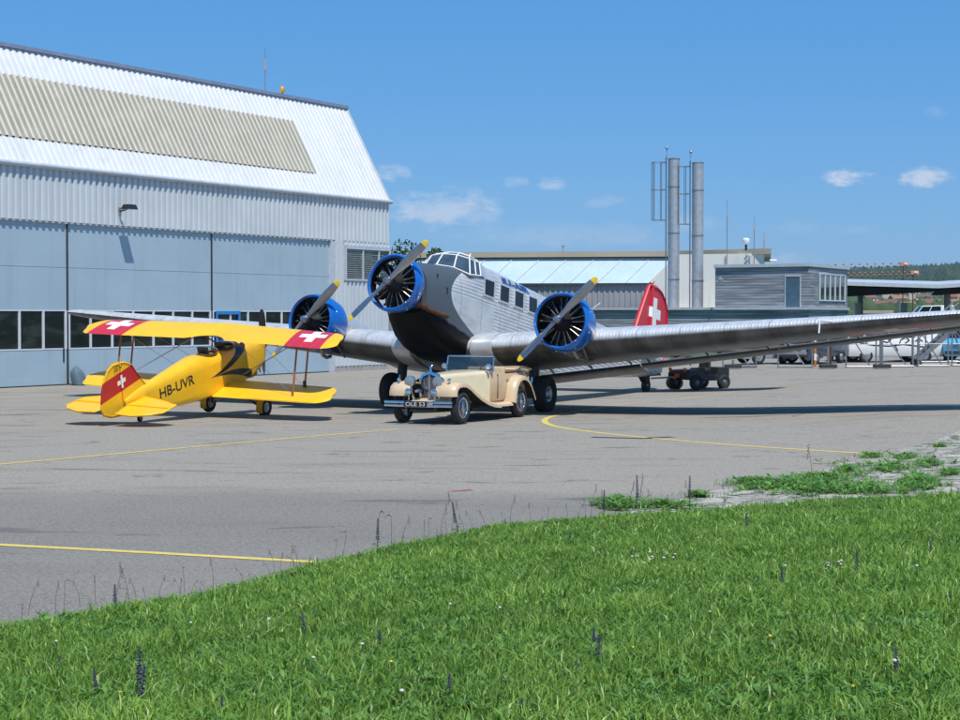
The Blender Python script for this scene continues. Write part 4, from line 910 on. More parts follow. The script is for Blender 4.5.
# wings (mudguards)
def fender(pts, w0, w1, nm, s_, th=.035, drop_=.10):
    """pts: (x, z) top line; y from w0 to w1, rolled edge outside"""
    mb = MB(); rg = []
    for i, (x, z) in enumerate(pts):
        a = Vector((pts[max(i - 1, 0)][0], pts[max(i - 1, 0)][1])); b_ = Vector((pts[min(i + 1, len(pts) - 1)][0], pts[min(i + 1, len(pts) - 1)][1])); t = (b_ - a).normalized(); nx, nz_ = (t.y, -t.x)
        if nz_ < 0: nx, nz_ = -nx, -nz_
        if abs(nz_) < .15 and i > len(pts) // 2: nx, nz_ = (-abs(t.y), abs(t.x))
        if abs(nz_) < .15 and i <= len(pts) // 2: nx, nz_ = (abs(t.y), abs(t.x))
        sec = [(w0, -.01), (w0 + (w1 - w0) * .3, .03), (w0 + (w1 - w0) * .65, .03), (w1 - .03, .0), (w1, -.045), (w1 + .005, -drop_), (w1 - .012, -drop_), (w1 - .02, -.05), (w1 - .05, -.03), (w0 + (w1 - w0) * .5, -.005), (w0, -.03)]
        rg.append([Vector((x + nx * h, s_ * y, z + nz_ * h)) for y, h in sec])
    mb.loft(rg); fo = mb.build(nm, 'cream_paint', car, smooth=50)
    shade_mb = MB(); rl = [[s2[10] * .35 + s2[9] * .65 + (s2[9] - s2[1]) * .15, s2[8] + (s2[9] - s2[1]) * .15, s2[7] + (s2[7] - s2[5]) * .4] for s2 in rg]
    rl = [[s2[0] + (s2[10] - s2[0]) * 1.6, s2[9] + (s2[10] - s2[0]) * .6, s2[8] + (s2[10] - s2[0]) * .6, s2[6] + (s2[7] - s2[5]) * .3] for s2 in rg]
    shade_mb.loft(rl, caps=False, closed=False); shade_mb.build('inner_shade', 'underbody', fo); return fo  # dark sheet added to stand for the shade inside the mudguard
for s_ in (1, -1):
    ff = [(.50, .66), (.50, .76), (.44, .88), (.30, .955), (.10, .97), (-.12, .95), (-.35, .87), (-.62, .74), (-.95, .60), (-1.3, .49), (-1.65, .42), (-2.0, .395)]
    fender(ff, .34, .88, 'front_wing', s_)
    fender([(-2.0, .395), (-2.3, .39), (-2.72, .39)], .50, .86, 'running_board', s_, drop_=.07)
    rf = [(-2.70, .40), (-2.74, .52), (-2.78, .68), (-2.86, .84), (-3.0, .97), (-3.2, 1.03), (-3.42, 1.02), (-3.62, .94), (-3.80, .80), (-3.94, .62), (-4.05, .45)]
    fender(rf, .50, .90, 'rear_wing', s_)
    for x in (0, -3.25):
        wheel(car, Matrix.Translation((x, s_ * .75, .385)), .385, .20, hub='chrome', rimr=.60, spokes=18)
    # chrome lamps
    hl_ = MB(); hl_.lathe([(-.16, .03), (-.13, .075), (-.06, .118), (.04, .132), (.055, .128)], (1, 0, 0), (.36, s_ * .37, 1.0), 24); h_ = hl_.build('headlight', 'chrome', car, smooth=50)
    MB().lathe([(.056, .115), (.075, .07), (.08, .01)], (1, 0, 0), (.36, s_ * .37, 1.0), 24).build('lens', mat('lamp_lens', (.45, .48, .5), .12, .6), h_, smooth=60)
    MB().path([(.33, s_ * .37, .88), (.25, s_ * .33, .6)], .02, 8).build('bracket', 'chrome', h_)
    l_ = MB().lathe([(-.08, .03), (-.03, .07), (.03, .082), (.04, .07), (.05, .01)], (1, 0, 0), (.52, s_ * .34, .76), 20).build('fog_lamp', 'chrome', car, smooth=50)
    MB().path([(.5, s_ * .34, .7), (.5, s_ * .34, .55)], .014, 6).build('bracket', 'chrome', l_)
    MB().lathe([(-.05, .01), (-.02, .035), (.03, .04), (.04, .01)], (1, 0, 0), (.38, s_ * .66, 1.04), 14).build('side_lamp', 'chrome', car, smooth=50)
    MB().lathe([(-.07, .01), (-.03, .06), (.03, .07), (.04, .01)], (1, 0, 0), (-1.86, s_ * .60, 1.30), 16).build('mirror', 'chrome', car, smooth=50)
    MB().lathe([(0, .09), (.05, .10), (.08, .05)], (0, 0, 1), (.30, s_ * .20, .74), 16).build('horn', 'chrome', car, smooth=50)
# radiator
mb = MB(); prof = [(-.25, .50), (-.28, .8), (-.275, 1.06), (-.21, 1.16), (-.08, 1.205), (0, 1.225), (.08, 1.205), (.21, 1.16), (.275, 1.06), (.28, .8), (.25, .50)]
o_ = [Vector((.10, y, z)) for y, z in prof]; i_ = [Vector((.115, y * .80, .55 + (z - .5) * .84)) for y, z in prof]; o2 = [Vector((.0, y, z)) for y, z in prof]
mb.loft([o2, o_, i_, [p - Vector((.05, 0, 0)) for p in i_]], caps=False); rs = mb.build('radiator_shell', 'chrome', car, smooth=30)
mb = MB(); mb.add([p - Vector((.035, 0, 0)) for p in i_], [tuple(range(len(i_)))]); mb.build('radiator_core', 'black_paint', rs)
mb = MB()
for k in range(13): y = -.21 + .035 * k; mb.b2((.095, y - .005, .56), (.108, y + .005, 1.10 - abs(y) * .25))
mb.b2((.095, -.015, .55), (.118, .015, 1.14)); mb.build('grille_bars', 'chrome', rs)
mb = MB(); mb.tube((.05, 0, 1.22), (.05, 0, 1.27), .035, .025, 12); mb.loft([mb.ring((.05, 0, 1.27), (0, 0, 1), .02, 8, ry=.012), mb.ring((.03, 0, 1.33), (0, 0, 1), .035, 8, ry=.012), mb.ring((.0, 0, 1.38), (0, 0, 1), .01, 8, ry=.006)]); mb.build('radiator_cap', 'chrome', rs, smooth=50)
# bumper, apron and number plate
mb = MB()
for z, h in ((.53, .045), (.45, .045)):
    mb.loft([[Vector((.80 - .10 * (abs(y) / .86) ** 2 + q, y, z + w_)) for q, w_ in ((0, -h / 1.6), (.02, 0), (0, h / 1.6), (-.03, h / 2), (-.03, -h / 2))] for y in np.linspace(-.88, .88, 15)])
bp = mb.build('bumper', 'chrome', car, smooth=40)
for y in (-.45, .45): MB().b2((.45, y - .02, .46), (.78, y + .02, .52)).build('bumper_iron', 'black_paint', bp)
MB().b2((.815, -.30, .43), (.828, .30, .555)).build('number_plate', 'black_paint', car, bevel=.005)
letters('plate_text', 'OLE 53', .13, .50, lambda x, y: Vector((.832, -.25 + x, .447 + y)), 'white_paint', car)
mb = MB(); mb.loft([[Vector((x, y, z)) for x, z in ((.50, .50), (.18, .60), (.18, .56), (.50, .46))] for y in np.linspace(-.34, .34, 5)]); mb.build('front_apron', 'cream_paint', car)
mb = MB(); mb.b2((-3.9, -.34, .30), (.45, .34, .42)); mb.tube((0, -.7, .38), (0, .7, .38), .04); mb.tube((-3.25, -.7, .38), (-3.25, .7, .38), .05); mb.build('chassis', 'underbody', car)
# windscreen
WS = [(-2.02, -.64, 1.17), (-2.10, -.62, 1.54), (-2.10, .62, 1.54), (-2.02, .64, 1.17)]
mb = MB(); mb.path(WS + [WS[0]], .020, 8); wf = mb.build('windscreen_frame', mat('polished_frame', (.62, .68, .75), .15, 1, var=.03), car, smooth=50)
gm = MB(); gm.add(WS, [(0, 1, 2, 3)]); m_ = mat('tinted_glass', (.02, .045, .07), .04, 0, spec=.8); m_.node_tree.nodes['Principled BSDF'].inputs['Alpha'].default_value = .72; gm.build('windscreen', 'tinted_glass', wf)
MB().path([(-2.12, 0, 1.5), (-2.13, 0, 1.42)], .012).build('rear_view_mirror', 'chrome', wf)

# ================================================================== TOW TRACTOR
TM = pose(gnd(700, 389.5) + Vector((0, .2, 0)), .95)
tr = thing('tow_tractor', 'dark low tow tractor coupled to the airliner tail wheel', 'tractor', TM)
mat('tug_grey', (.018, .02, .02), .5, var=.2); mat('orange_paint', (.50, .17, .03), .5, var=.1)
mb = MB(); mb.loft([[Vector((x, y, z)) for y, z in ((-.5, z0), (.5, z0), (.5, z1), (-.5, z1))] for x, z0, z1 in ((.95, .38, .56), (.85, .34, .66), (.25, .34, .68), (.2, .30, .48), (-.35, .30, .48), (-.4, .30, .74), (-.85, .34, .74), (-.9, .4, .68))]); mb.build('body', 'tug_grey', tr, bevel=.02)
MB().box((-.25, 0, .82), (.1, .5, .42)).build('backrest', 'rubber_dark', tr, bevel=.03); MB().box((.0, 0, .66), (.4, .5, .12)).build('seat', 'rubber_dark', tr, bevel=.03)
mb = MB(); mb.torus((.28, 0, 1.0), (-.5, 0, .8), .17, .015, 20, 6); mb.path([(.28, 0, 1.0), (.42, 0, .8)], .015); mb.build('steering_wheel', 'black_paint', tr)
for x in (.62, -.62):
    for s_ in (1, -1): wheel(tr, Matrix.Translation((x, s_ * .52, .25)), .25, .18, hub='steel_dark', rimr=.4)
mb = MB(); mb.box((1.0, .0, .48), (.08, .14, .12)); mb.path([(1.05, 0, .4), (1.18, 0, .42)], .04); mb.build('hitch', 'orange_paint', tr)
for s_ in (1, -1): MB().lathe([(0, .06), (.04, .065), (.05, .02)], (1, 0, 0), (.95, s_ * .36, .68), 14).build('headlight', 'orange_paint', tr)
tr2 = thing('tow_bar', 'long steel tow bar on a small wheel behind the tail wheel', 'tow bar', gnd(672, 389))
a_ = gnd(651, 392) + Vector((0, 0, .45)) - tr2.location; b_ = gnd(690, 389.5) + Vector((0, 0, .45)) - tr2.location
MB().path([a_, b_], .03, 8).build('bar', 'galv', tr2); wheel(tr2, Matrix.Rotation(.4, 4, 'Z') @ Matrix.Translation((0, 0, .22)), .22, .14, rimr=.45)
wheel(tr2, Matrix.Rotation(.4, 4, 'Z') @ Matrix.Translation((0, -.35, .22)), .22, .14, rimr=.45); MB().path([(0, 0, .22), (.1, -.35, .25)], .025).build('axle', 'steel', tr2)

# ================================================================== BUILDINGS BEHIND
def wallmat(nm, col, **k): return mat(nm, col, .7, var=.06, vscale=.4, fn=streak, **k)
wallmat('render_cream', (.76, .74, .66)); wallmat('tan_trim', (.42, .36, .26)); wallmat('panel_blue', (.44, .57, .67)); wallmat('corr_grey', (.30, .31, .32))
def slats(n, tc, c, b):
    X, Y, Z = sepc(n, tc); k = n.m('PINGPONG', Z, .09); st = n.noise(n.scale(tc.outputs['Object'], (.25, .25, 5)), 1.6, 4, .6)
    c = n.mix(n.ramp(st, .35, .65), (.17, .185, .205), (.38, .395, .415)); c = n.mix(n.m('LESS_THAN', k, .014), c, (.08, .09, .10)); return c
mat('slat_cladding', (.3, .32, .35), .55, fn=slats)
def quad_prism(base, z0, z1):
    mb = MB(); mb.loft([[Vector((p[0], p[1], z0)) for p in base], [Vector((p[0], p[1], z1)) for p in base]]); return mb
# large hall with a pale blue mansard and cream gable wall
Pc = at(650, 300, 130); Pc.z = 0                       # corner between long front and gable wall
hd = Vector((-1, .16, 0)).normalized(); gd = Vector((1, -.42, 0)).normalized()      # along the front (to the left) and along the gable (to the right)
HM2 = Matrix((-hd, gd.cross(Vector((0, 0, 1))) * 0 + Vector((0, 0, 1)).cross(-hd), Vector((0, 0, 1)))).transposed().to_4x4(); HM2.translation = Pc
hall = thing('assembly_hall', 'long hall with pale blue sloping roof and cream end wall behind the airliner', 'hall', HM2)
L_, D_ = 34.0, 9.0; e1, e2, setb = 4.87, 7.30, 1.9      # eave of the mansard, flat roof, set-back
gx_ = 8.2                                              # gable wall runs to the right of the corner
def gpt(t, z, o=0): return Vector((t, -.26 * t + o, z))
mb = MB(); csheet(mb, -L_, 0, (0, -.03, 0), (0, 0, 1), (0, -1, 0), e1 - .1, pitch=.4, dep=.06); mb.b2((-L_, .0, 0), (0, .3, e1)); mb.build('front_wall', 'corr_grey', hall, recalc=False)
mb = MB(); mb.loft([[Vector((-L_, -.15, e1)), Vector((0, -.15, e1)), Vector((0, 0, e1)), Vector((-L_, 0, e1))], [Vector((-L_, setb, e2 - .5)), Vector((setb - .05, setb, e2 - .5)), Vector((setb - .05, setb + .15, e2 - .5)), Vector((-L_, setb + .15, e2 - .5))]]); rf = mb.build('mansard_roof', 'panel_blue', hall)
mb = MB()
for k in range(1, 17): x = -k * 2.05 + .2; mb.path([(x, -.2, e1 + .02), (x + setb * .95, setb - .05, e2 - .48)], .03, 4)
mb.build('standing_seams', 'trim_grey', rf)
MB().path([(.05, -.22, e1), (setb + .05, setb - .05, e2 - .45)], .16, 4).build('verge', 'tan_trim', hall)
MB().b2((-L_, -.3, e1 - .12), (.1, -.04, e1 + .03)).build('gutter', 'seal_black', hall)
mb = MB()                                              # gable: from the corner out to the right
mb.loft([[gpt(0.03, 0), gpt(gx_, 0), gpt(gx_, e2 - .35), gpt(setb, e2 - .35), gpt(.03, e1)], [gpt(0.03, 0, .3), gpt(gx_, 0, .3), gpt(gx_, e2 - .35, .3), gpt(setb, e2 - .35, .3), gpt(.03, e1, .3)]])
mb.b2((gx_ - .1, -.26 * gx_, 0), (gx_, 14, e2 - .35)); mb.build('gable_wall', 'render_cream', hall)
mb = MB(); mb.loft([[Vector((-L_, setb - .25, e2 - .42)), Vector((setb, setb - .4, e2 - .42)), gpt(gx_ + .5, e2 - .42, -.5), Vector((gx_ + .5, 16, e2 - .42)), Vector((-L_, 16, e2 - .42))], [Vector((-L_, setb - .25, e2 - .02)), Vector((setb, setb - .4, e2 - .02)), gpt(gx_ + .5, e2 - .02, -.5), Vector((gx_ + .5, 16, e2 - .02)), Vector((-L_, 16, e2 - .02))]]); mb.build('flat_roof', 'tan_trim', hall)
mb = MB(); mb.b2((-15.2, -.12, 2.7), (-13.8, -.06, 3.4)); mb.build('hall_window', mat('dark_red', (.12, .03, .03), .5), hall)
for t in (3.3, 5.5, 7.2): MB().tube(gpt(t, .1, -.06), gpt(t, e2 - .5, -.06), .05).build('downpipe', 'galv', hall)
# chimneys
def chimney(u, vtop, lab):
    P = at(u, 300, 124); P.z = 0; ht = CH + (HY - vtop) / FP * 124
    o = thing('steel_chimney', lab, 'chimney', P, 'steel chimneys beside the hall'); r = .40
    MB().lathe([(0, r), (ht * .42, r), (ht, r)], (0, 0, 1), (0, 0, 0), 28).build('flue', 'galv', o, smooth=50)
    for z in (ht * .38, ht * .62, ht * .86): MB().lathe([(-.05, r + .01), (-.04, r + .04), (.04, r + .04), (.05, r + .01)], (0, 0, 1), (0, 0, z), 28).build('flange', 'steel', o)
    MB().lathe([(0, r + .02), (.06, r + .03), (.12, r - .1)], (0, 0, 1), (0, 0, ht), 28).build('cap', 'steel', o)
    x = -r - .14; mb = MB()
    for y in (-.2, .2): mb.path([(x, y, 1), (x, y, ht + .15)], .022, 5)
    for k in range(int(ht / .35)): mb.path([(x, -.2, 1 + .35 * k), (x, .2, 1 + .35 * k)], .014, 4)
    lad = mb.build('ladder', 'steel_dark', o); mb = MB()
    for z in (ht - 4.2, ht - 2.1, ht - .2):
        mb.path([(x, -.22, z), (x - .35, -.42, z), (x - .85, -.36, z), (x - 1.0, 0, z), (x - .85, .36, z), (x - .35, .42, z), (x, .22, z)], .022, 4)
    for q in ((-.35, -.42), (-.85, -.36), (-1.0, 0), (-.85, .36), (-.35, .42)): mb.path([(x + q[0], q[1], ht - 4.2), (x + q[0], q[1], ht - .2)], .022, 4)
    mb.build('safety_cage', 'steel_dark', lad)
    MB().path([(x + .05, 0, ht), (x + .05, 0, ht + .75)], .025, 5).build('rod', 'steel', o); MB().sphere((x + .05, 0, ht + .8), .12, 10, 6).build('lightning_head', 'steel', o, smooth=60)
chimney(673.5, 160, 'left one of the two tall steel chimneys, taller'); chimney(697.5, 164, 'right one of the two tall steel chimneys, slightly lower')
# upper cabin and long low wing with slatted cladding
def xz(u, D): return (u - 480) / FP * D
low = thing('service_wing', 'long low grey slatted building running behind the airliner tail', 'building', Vector((xz(600, 118), 118, 0)))
b_ = [(xz(560, 122), 122), (xz(809, 113), 113), (xz(848, 122), 122), (xz(848, 122), 132), (xz(560, 124), 128)]
o_ = low.location; quad_prism([(p[0] - o_.x, p[1] - o_.y) for p in b_], 0, 2.92).build('wall', 'slat_cladding', low)
mb = MB(); mb.loft([[Vector(((p[0] - o_.x) * 1.003, p[1] - o_.y - .25 * (i < 3), z)) for i, p in enumerate(b_)] for z in (2.9, 3.06)]); mb.build('parapet', 'trim_grey', low)
cab = thing('rooftop_office', 'grey slatted box office with blue door standing on the low building', 'building', Vector((xz(715, 116), 116, 3.06)))
o_ = cab.location; A, B_, E_ = Vector((xz(715, 117.0), 117.0)), Vector((xz(808.5, 113.6), 113.6)), Vector((xz(847, 121.8), 121.8))
bb = [A, B_, E_, E_ + Vector((0, 4)), A + Vector((1.5, 8))]
quad_prism([(p[0] - o_.x, p[1] - o_.y) for p in bb], 0, 2.62).build('wall', 'slat_cladding', cab)
mb = MB(); mb.loft([[Vector(((p.x - o_.x) + (-.12 if i in (0, 4) else .12 if i in (2, 3) else 0), p.y - o_.y - (.15 if i < 3 else 0), z)) for i, p in enumerate(bb)] for z in (2.6, 2.80)]); mb.build('roof', 'trim_grey', cab)
def on_face(P0, P1, t, z, off):
    d = (P1 - P0); n_ = Vector((d.y, -d.x)).normalized(); p = P0 + d * t + n_ * off; return Vector((p.x - o_.x, p.y - o_.y, z))
def face_box(mb, P0, P1, t0, t1, z0, z1, o0, o1):
    mb.loft([[on_face(P0, P1, t, z, o0) for t, z in ((t0, z0), (t1, z0), (t1, z1), (t0, z1))], [on_face(P0, P1, t, z, o1) for t, z in ((t0, z0), (t1, z0), (t1, z1), (t0, z1))]]); return mb
face_box(MB(), A, B_, .76, .91, 0, 1.95, -.02, .03).build('door', mat('door_teal', (.07, .13, .18), .5), cab); mb = MB()
face_box(mb, A, B_, .75, .76, 0, 2.0, .0, .06); face_box(mb, A, B_, .91, .92, 0, 2.0, .0, .06); face_box(mb, A, B_, .75, .92, 1.96, 2.03, .0, .06); mb.build('door_frame', 'trim_grey', cab)
wf = face_box(MB(), B_, E_, .26, .92, .50, 2.15, -.02, .03).build('window', 'glass_green', cab); mb = MB()
for k in range(6): t = .26 + .66 * k / 5; face_box(mb, B_, E_, t - .012, t + .012, .50, 2.15, .031, .07)
face_box(mb, B_, E_, .25, .93, .42, .50, .0, .08); face_box(mb, B_, E_, .25, .93, 2.15, 2.22, .0, .08); mb.build('window_frame', 'frame_white', wf)
# aerials behind
for u, vt, vb, D, lab in ((727, 200, 266, 123, 'tall thin rod aerial left of the roof camera'), (754, 217, 265, 126, 'rod aerial at the right corner of the hall roof'), (764, 232, 265, 127, 'short aerial with side arms, rightmost on the roof')):
    P = at(u, vb, D); o = thing('rod_aerial', lab, 'antenna', P, 'rod aerials on the far roofs'); ht = (vb - vt) / FP * D
    MB().path([(0, 0, 0), (0, 0, ht * .75)], .035, 6).build('mast', 'steel', o); MB().path([(0, 0, ht * .72), (0, 0, ht)], .02, 5).build('whip', 'steel', o)
    mb = MB()
    for z in (.70, .8): mb.box((0, 0, ht * z), (.22, .05, .10))
    mb.build('dipole', 'galv', o)
    if u == 764: MB().path([(-.9, 0, .35), (.9, 0, .35)], .025, 5).build('side_arm', 'steel', o)
o = thing('roof_camera', 'white dome camera on a post at the hall roof corner', 'camera', at(746, 250.5, 124)); MB().path([(0, 0, 0), (0, 0, .45)], .08, 8).build('post', 'black_paint', o); MB().lathe([(0, .16), (.1, .26), (.35, .26), (.45, .12)], (0, 0, 1), (0, 0, .42), 14).build('housing', 'white_paint', o, smooth=50)
o = thing('roof_vent', 'small vent pipe on the hall roof behind the cockpit', 'vent', at(563, 252.5, 135)); MB().path([(0, 0, 0), (0, 0, .45)], .04, 6).build('pipe', 'steel', o); MB().lathe([(0, .06), (.08, .14), (.16, .05)], (0, 0, 1), (0, 0, .42), 10).build('cowl', 'steel', o)
o = thing('wall_lamp', 'small round floodlight on the left end of the slatted office', 'lamp', at(719, 281, 115.5)); MB().path([(0, .4, -.4), (0, -.1, -.1), (.05, -.15, .05)], .03, 5).build('arm', 'steel', o); MB().lathe([(0, .16), (.14, .2), (.18, .05)], (.4, -.8, -.3), (.02, -.18, .1), 12).build('lamp_head', 'galv', o)
# canopy roof to the right
can = thing('canopy', 'broad white-edged canopy roof on posts right of the slatted office', 'canopy', Vector((xz(900, 128), 128, 0)))
o_ = can.location; zc = lambda v, D: CH + (HY - v) / FP * D
def cpt(u, v, D): p = at(u, v, D); return p - o_
f1, f2, f3 = cpt(840, 281.5, 124), cpt(938, 284.5, 124), cpt(1120, 274, 124); k1, k2, k3 = cpt(846, 279, 150), cpt(938, 281.3, 150), cpt(1100, 272, 150)
th = Vector((0, 0, .26))
mb = MB()
for a, b2_, c_, d_ in ((f1, f2, k2, k1), (f2, f3, k3, k2)): mb.loft([[a, b2_, c_, d_], [a - th, b2_ - th, c_ - th, d_ - th]])
mb.build('roof_slab', 'trim_grey', can); mb = MB()
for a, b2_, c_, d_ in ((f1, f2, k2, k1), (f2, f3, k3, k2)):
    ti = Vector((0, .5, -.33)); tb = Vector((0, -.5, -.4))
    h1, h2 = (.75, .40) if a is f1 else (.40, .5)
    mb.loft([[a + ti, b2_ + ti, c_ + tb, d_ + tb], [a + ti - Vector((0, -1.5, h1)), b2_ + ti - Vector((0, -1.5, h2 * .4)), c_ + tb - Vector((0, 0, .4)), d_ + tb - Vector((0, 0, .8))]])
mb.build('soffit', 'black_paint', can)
for u, D in ((947, 128), (1010, 128), (860, 146)): p = Vector((xz(u, D), D, 0)) - o_; MB().tube(p, p + Vector((0, 0, zc(287, D))), .22, .22, 14).build('post', 'concrete', can)

# ================================================================== VEHICLES ON THE GRASS STRIP
def vpaint(nm, col): return mat(nm, col, .3, var=.04, coat=.5)
vpaint('van_white', (.75, .75, .73)); vpaint('van_sky', (.10, .42, .66)); vpaint('suv_navy', (.02, .035, .07)); vpaint('hatch_pink', (.62, .06, .12)); vpaint('car_silver', (.36, .42, .48)); vpaint('car_dark', (.03, .035, .04))
def vehicle(name, lab, cat, P, psi, paint, kind, group=None, glass='glass_dark'):
    o = thing(name, lab, cat, pose(P, psi), group)
    K = dict(suv=(4.5, .92, .35, 1.0, [(1.25, 1.0), (.55, 1.68), (-1.7, 1.72), (-2.1, 1.05)]), car=(4.2, .85, .25, .88, [(.95, .88), (.25, 1.38), (-1.1, 1.40), (-1.8, .92)]), van=(4.9, .95, .30, 1.15, [(1.75, 1.1), (1.05, 1.9), (-2.3, 1.98), (-2.4, 1.15)]), pickup=(5.2, .97, .45, 1.08, [(1.0, 1.08), (.45, 1.82), (-.75, 1.84), (-1.0, 1.1)]))[kind]
    Ln, hw, zb, zs, cabp = K; f, r = Ln / 2, -Ln / 2
    secs = [(f, .82, zb + .12, zs - .32), (f - .08, .94, zb, zs - .20), (f - .5, 1, zb, zs - .10), (cabp[0][0], 1, zb, zs), (0, 1.0, zb, zs + .02), (r + .3, 1, zb, zs), (r + .05, .95, zb, zs - .06), (r, .88, zb + .12, zs - .2)]
    if kind == 'van': secs[0] = (f, .84, zb + .1, zs - .25)
    mb = MB()
    mb.loft([[Vector((x, y * hw * k, z)) for y, z in ((-.92, z0), (-1, z0 + .2), (-1.0, z1 - .12), (-.93, z1), (.93, z1), (1.0, z1 - .12), (1, z0 + .2), (.92, z0))] for x, k, z0, z1 in secs])
    body = mb.build('body', paint, o, smooth=35)
    (x0, z0), (x1, z1), (x2, z2), (x3, z3) = cabp; top = .80
    mb = MB(); lo = [(x0, -hw * .94, z0 - .02), (x0, hw * .94, z0 - .02), (x3, hw * .94, z3 - .02), (x3, -hw * .94, z3 - .02)]; hi = [(x1, -hw * top, z1), (x1, hw * top, z1), (x2, hw * top, z2), (x2, -hw * top, z2)]
    mb.loft([[Vector(p) for p in lo], [Vector(p) for p in hi]]); mb.build('windows', glass, o)
    mb = MB(); mb.loft([[Vector((p[0] * 1.01, p[1] * 1.02, p[2] - .02)) for p in hi], [Vector((p[0] * .97, p[1] * .93, p[2] + .06)) for p in hi]]); mb.build('roof', paint, o)
    for a, b2_ in zip(lo, hi): MB().path([Vector(a) * 1.0, Vector(b2_) * 1.0], .05, 6).build('pillar', paint, o)
    for t in ((.45,) if kind != 'van' else (.3, .62)):
        for s_ in (0, 1):
            la, lb = Vector(lo[s_]), Vector(lo[3 - s_]); ha, hb = Vector(hi[s_]), Vector(hi[3 - s_]); MB().path([la.lerp(lb, t), ha.lerp(hb, t)], .045, 6).build('pillar', paint, o)
    if kind == 'van':
        for s_ in (1, -1): MB().loft([[Vector((x, s_ * (hw * .955), z0 + .02)), Vector((x, s_ * hw * .82, z2 - .05))] + [Vector((x, s_ * (hw * .80), z2 - .05)), Vector((x, s_ * (hw * .93), z0 + .02))] for x in (-.9, x3 + .12)]).build('side_panel', paint, o)
    for x in (Ln * .31, -Ln * .29):
        for s_ in (1, -1): wheel(o, Matrix.Translation((x, s_ * hw * .88, .34)), .34, .22, hub='steel', rimr=.6)
    for s_ in (1, -1):
        MB().box((f - .02, s_ * hw * .68, zs - .38), (.08, .26, .15)).build('headlight', 'lamp_lens', o, bevel=.02); MB().box((r + .02, s_ * hw * .82, zs - .25), (.06, .12, .22)).build('tail_lamp', 'hatch_pink', o)
        MB().box((cabp[0][0] - .25, s_ * (hw + .10), zs + .12), (.1, .16, .14)).build('mirror', 'black_paint', o, bevel=.02)
    mb = MB(); mb.box((f - .0, 0, zb + .18), (.14, hw * 1.7, .16)); mb.build('bumper', 'car_dark' if kind != 'suv' else 'steel', o, bevel=.03)
    mb = MB()
    for k in range(4): mb.box((f - .0, 0, zs - .44 + .045 * k), (.06, hw * .95, .02))
    mb.build('grille', 'chrome', o); return o
def gv(u, v): p = gnd(u, v); return p
mb = poly_sheet('grass_strip', [(xz(600, 90) + 6, 97.2), (60, 97.2), (60, 120), (6, 120)], 'field', .03, 8); tag(mb, kind='structure')
vehicle('hatchback', 'silver-blue car mostly hidden below the wing left of the dark off-roader', 'car', gv(776, 363.5), 1.25, 'car_silver', 'car')
vehicle('off_roader', 'dark navy off-roader with bright grille parked behind the barriers', 'off-roader', gv(812, 363.5), .62, 'suv_navy', 'suv')
vehicle('hatchback', 'pink-red hatchback between the dark off-roader and the white van', 'car', gv(850, 360.5), .35, 'hatch_pink', 'car')
wv = vehicle('panel_van', 'white van with black brush artwork on its side behind the barriers', 'van', gv(889, 362), 1.40, 'van_white', 'van')
mb = MB()                                             # brush-stroke artwork on the van side
for pts in ([(1.9, .95), (1.2, .82), (.4, .78), (-.3, .86), (-1.3, .74), (-1.9, .76)], [(.9, .8), (.75, 1.1), (.5, 1.2), (.3, 1.08), (.5, .95), (.75, 1.02)], [(-.1, .85), (-.2, 1.1), (-.45, 1.2), (-.62, 1.05), (-.4, .92)], [(.1, .8), (0, .62), (-.05, .55)], [(-.9, 1.0), (-1.1, 1.12), (-1.3, 1.0)]):
    for s_ in (1, -1):
        for a, b_ in zip(pts, pts[1:]):
            A2, B2 = Vector((a[0], a[1])), Vector((b_[0], b_[1])); n_ = Vector((-(B2 - A2).y, (B2 - A2).x)).normalized() * .03
            mb.add([(q.x, s_ * .958, q.y) for q in (A2 - n_, B2 - n_, B2 + n_, A2 + n_)], [(0, 1, 2, 3)])
mb.build('side_artwork', 'black_paint', wv, recalc=False)
vehicle('minibus', 'light blue minibus half hidden behind the airstair', 'van', gv(940, 360.5), 1.15, 'van_sky', 'van')
vehicle('minibus', 'bright light blue minibus at the right edge beyond the airstair', 'van', gv(967, 361.5), .35, 'van_sky', 'van')
for u, v, p, lab in ((716, 352, 'van_white', 'white car far off between wing and flap'), (748, 355, 'car_silver', 'grey car second from the left beyond the barriers')): vehicle('parked_car', lab, 'car', gv(u, v), 1.3, p, 'car')
# steel crowd barriers / stands
mat('galv_dull', (.24, .25, .26), .5, .5, var=.1)
def barrier(u0, u1, v, lab):
    a, b_ = gnd(u0, v), gnd(u1, v); o = thing('steel_stand', lab, 'barrier', a, 'galvanised steel stands along the apron edge'); d = b_ - a; L = d.length; d.normalize()
    mb = MB(); mb.path([(0, 0, .06), d * L + Vector((0, 0, .06))], .045, 6); mb.path([Vector((0, 0, .06)) + Vector((0, -.25, 0)), d * L + Vector((0, -.25, .06))], .03, 5); mb.build('base_rail', 'galv_dull', o)
    for k in (0, 1): p = d * L * k; MB().path([p, p + Vector((0, 0, 1.95))], .035, 6).build('post', 'galv_dull', o)
    mb = MB(); mb.path([Vector((0, 0, 1.9)), d * L + Vector((0, 0, 1.9))], .025, 6); mb.path([Vector((0, 0, 1.0)), d * L + Vector((0, 0, 1.0))], .02, 6); mb.build('rail', 'galv_dull', o)
    MB().path([d * L * .05 + Vector((0, 0, 1.6)), d * L * .8 + Vector((0, 0, .08))], .028, 6).build('brace', 'galv_dull', o)
barrier(723, 756, 368, 'leftmost steel stand near the tow tractor'); barrier(778, 812, 368, 'steel stand in front of the dark off-roader'); barrier(846, 876, 368, 'steel stand in front of the pink hatchback and van'); barrier(880, 913, 367.5, 'steel stand in front of the white van'); barrier(918, 948, 367, 'steel stand in front of the airstair'); barrier(952, 990, 366.5, 'steel stand at the right edge of the photo')
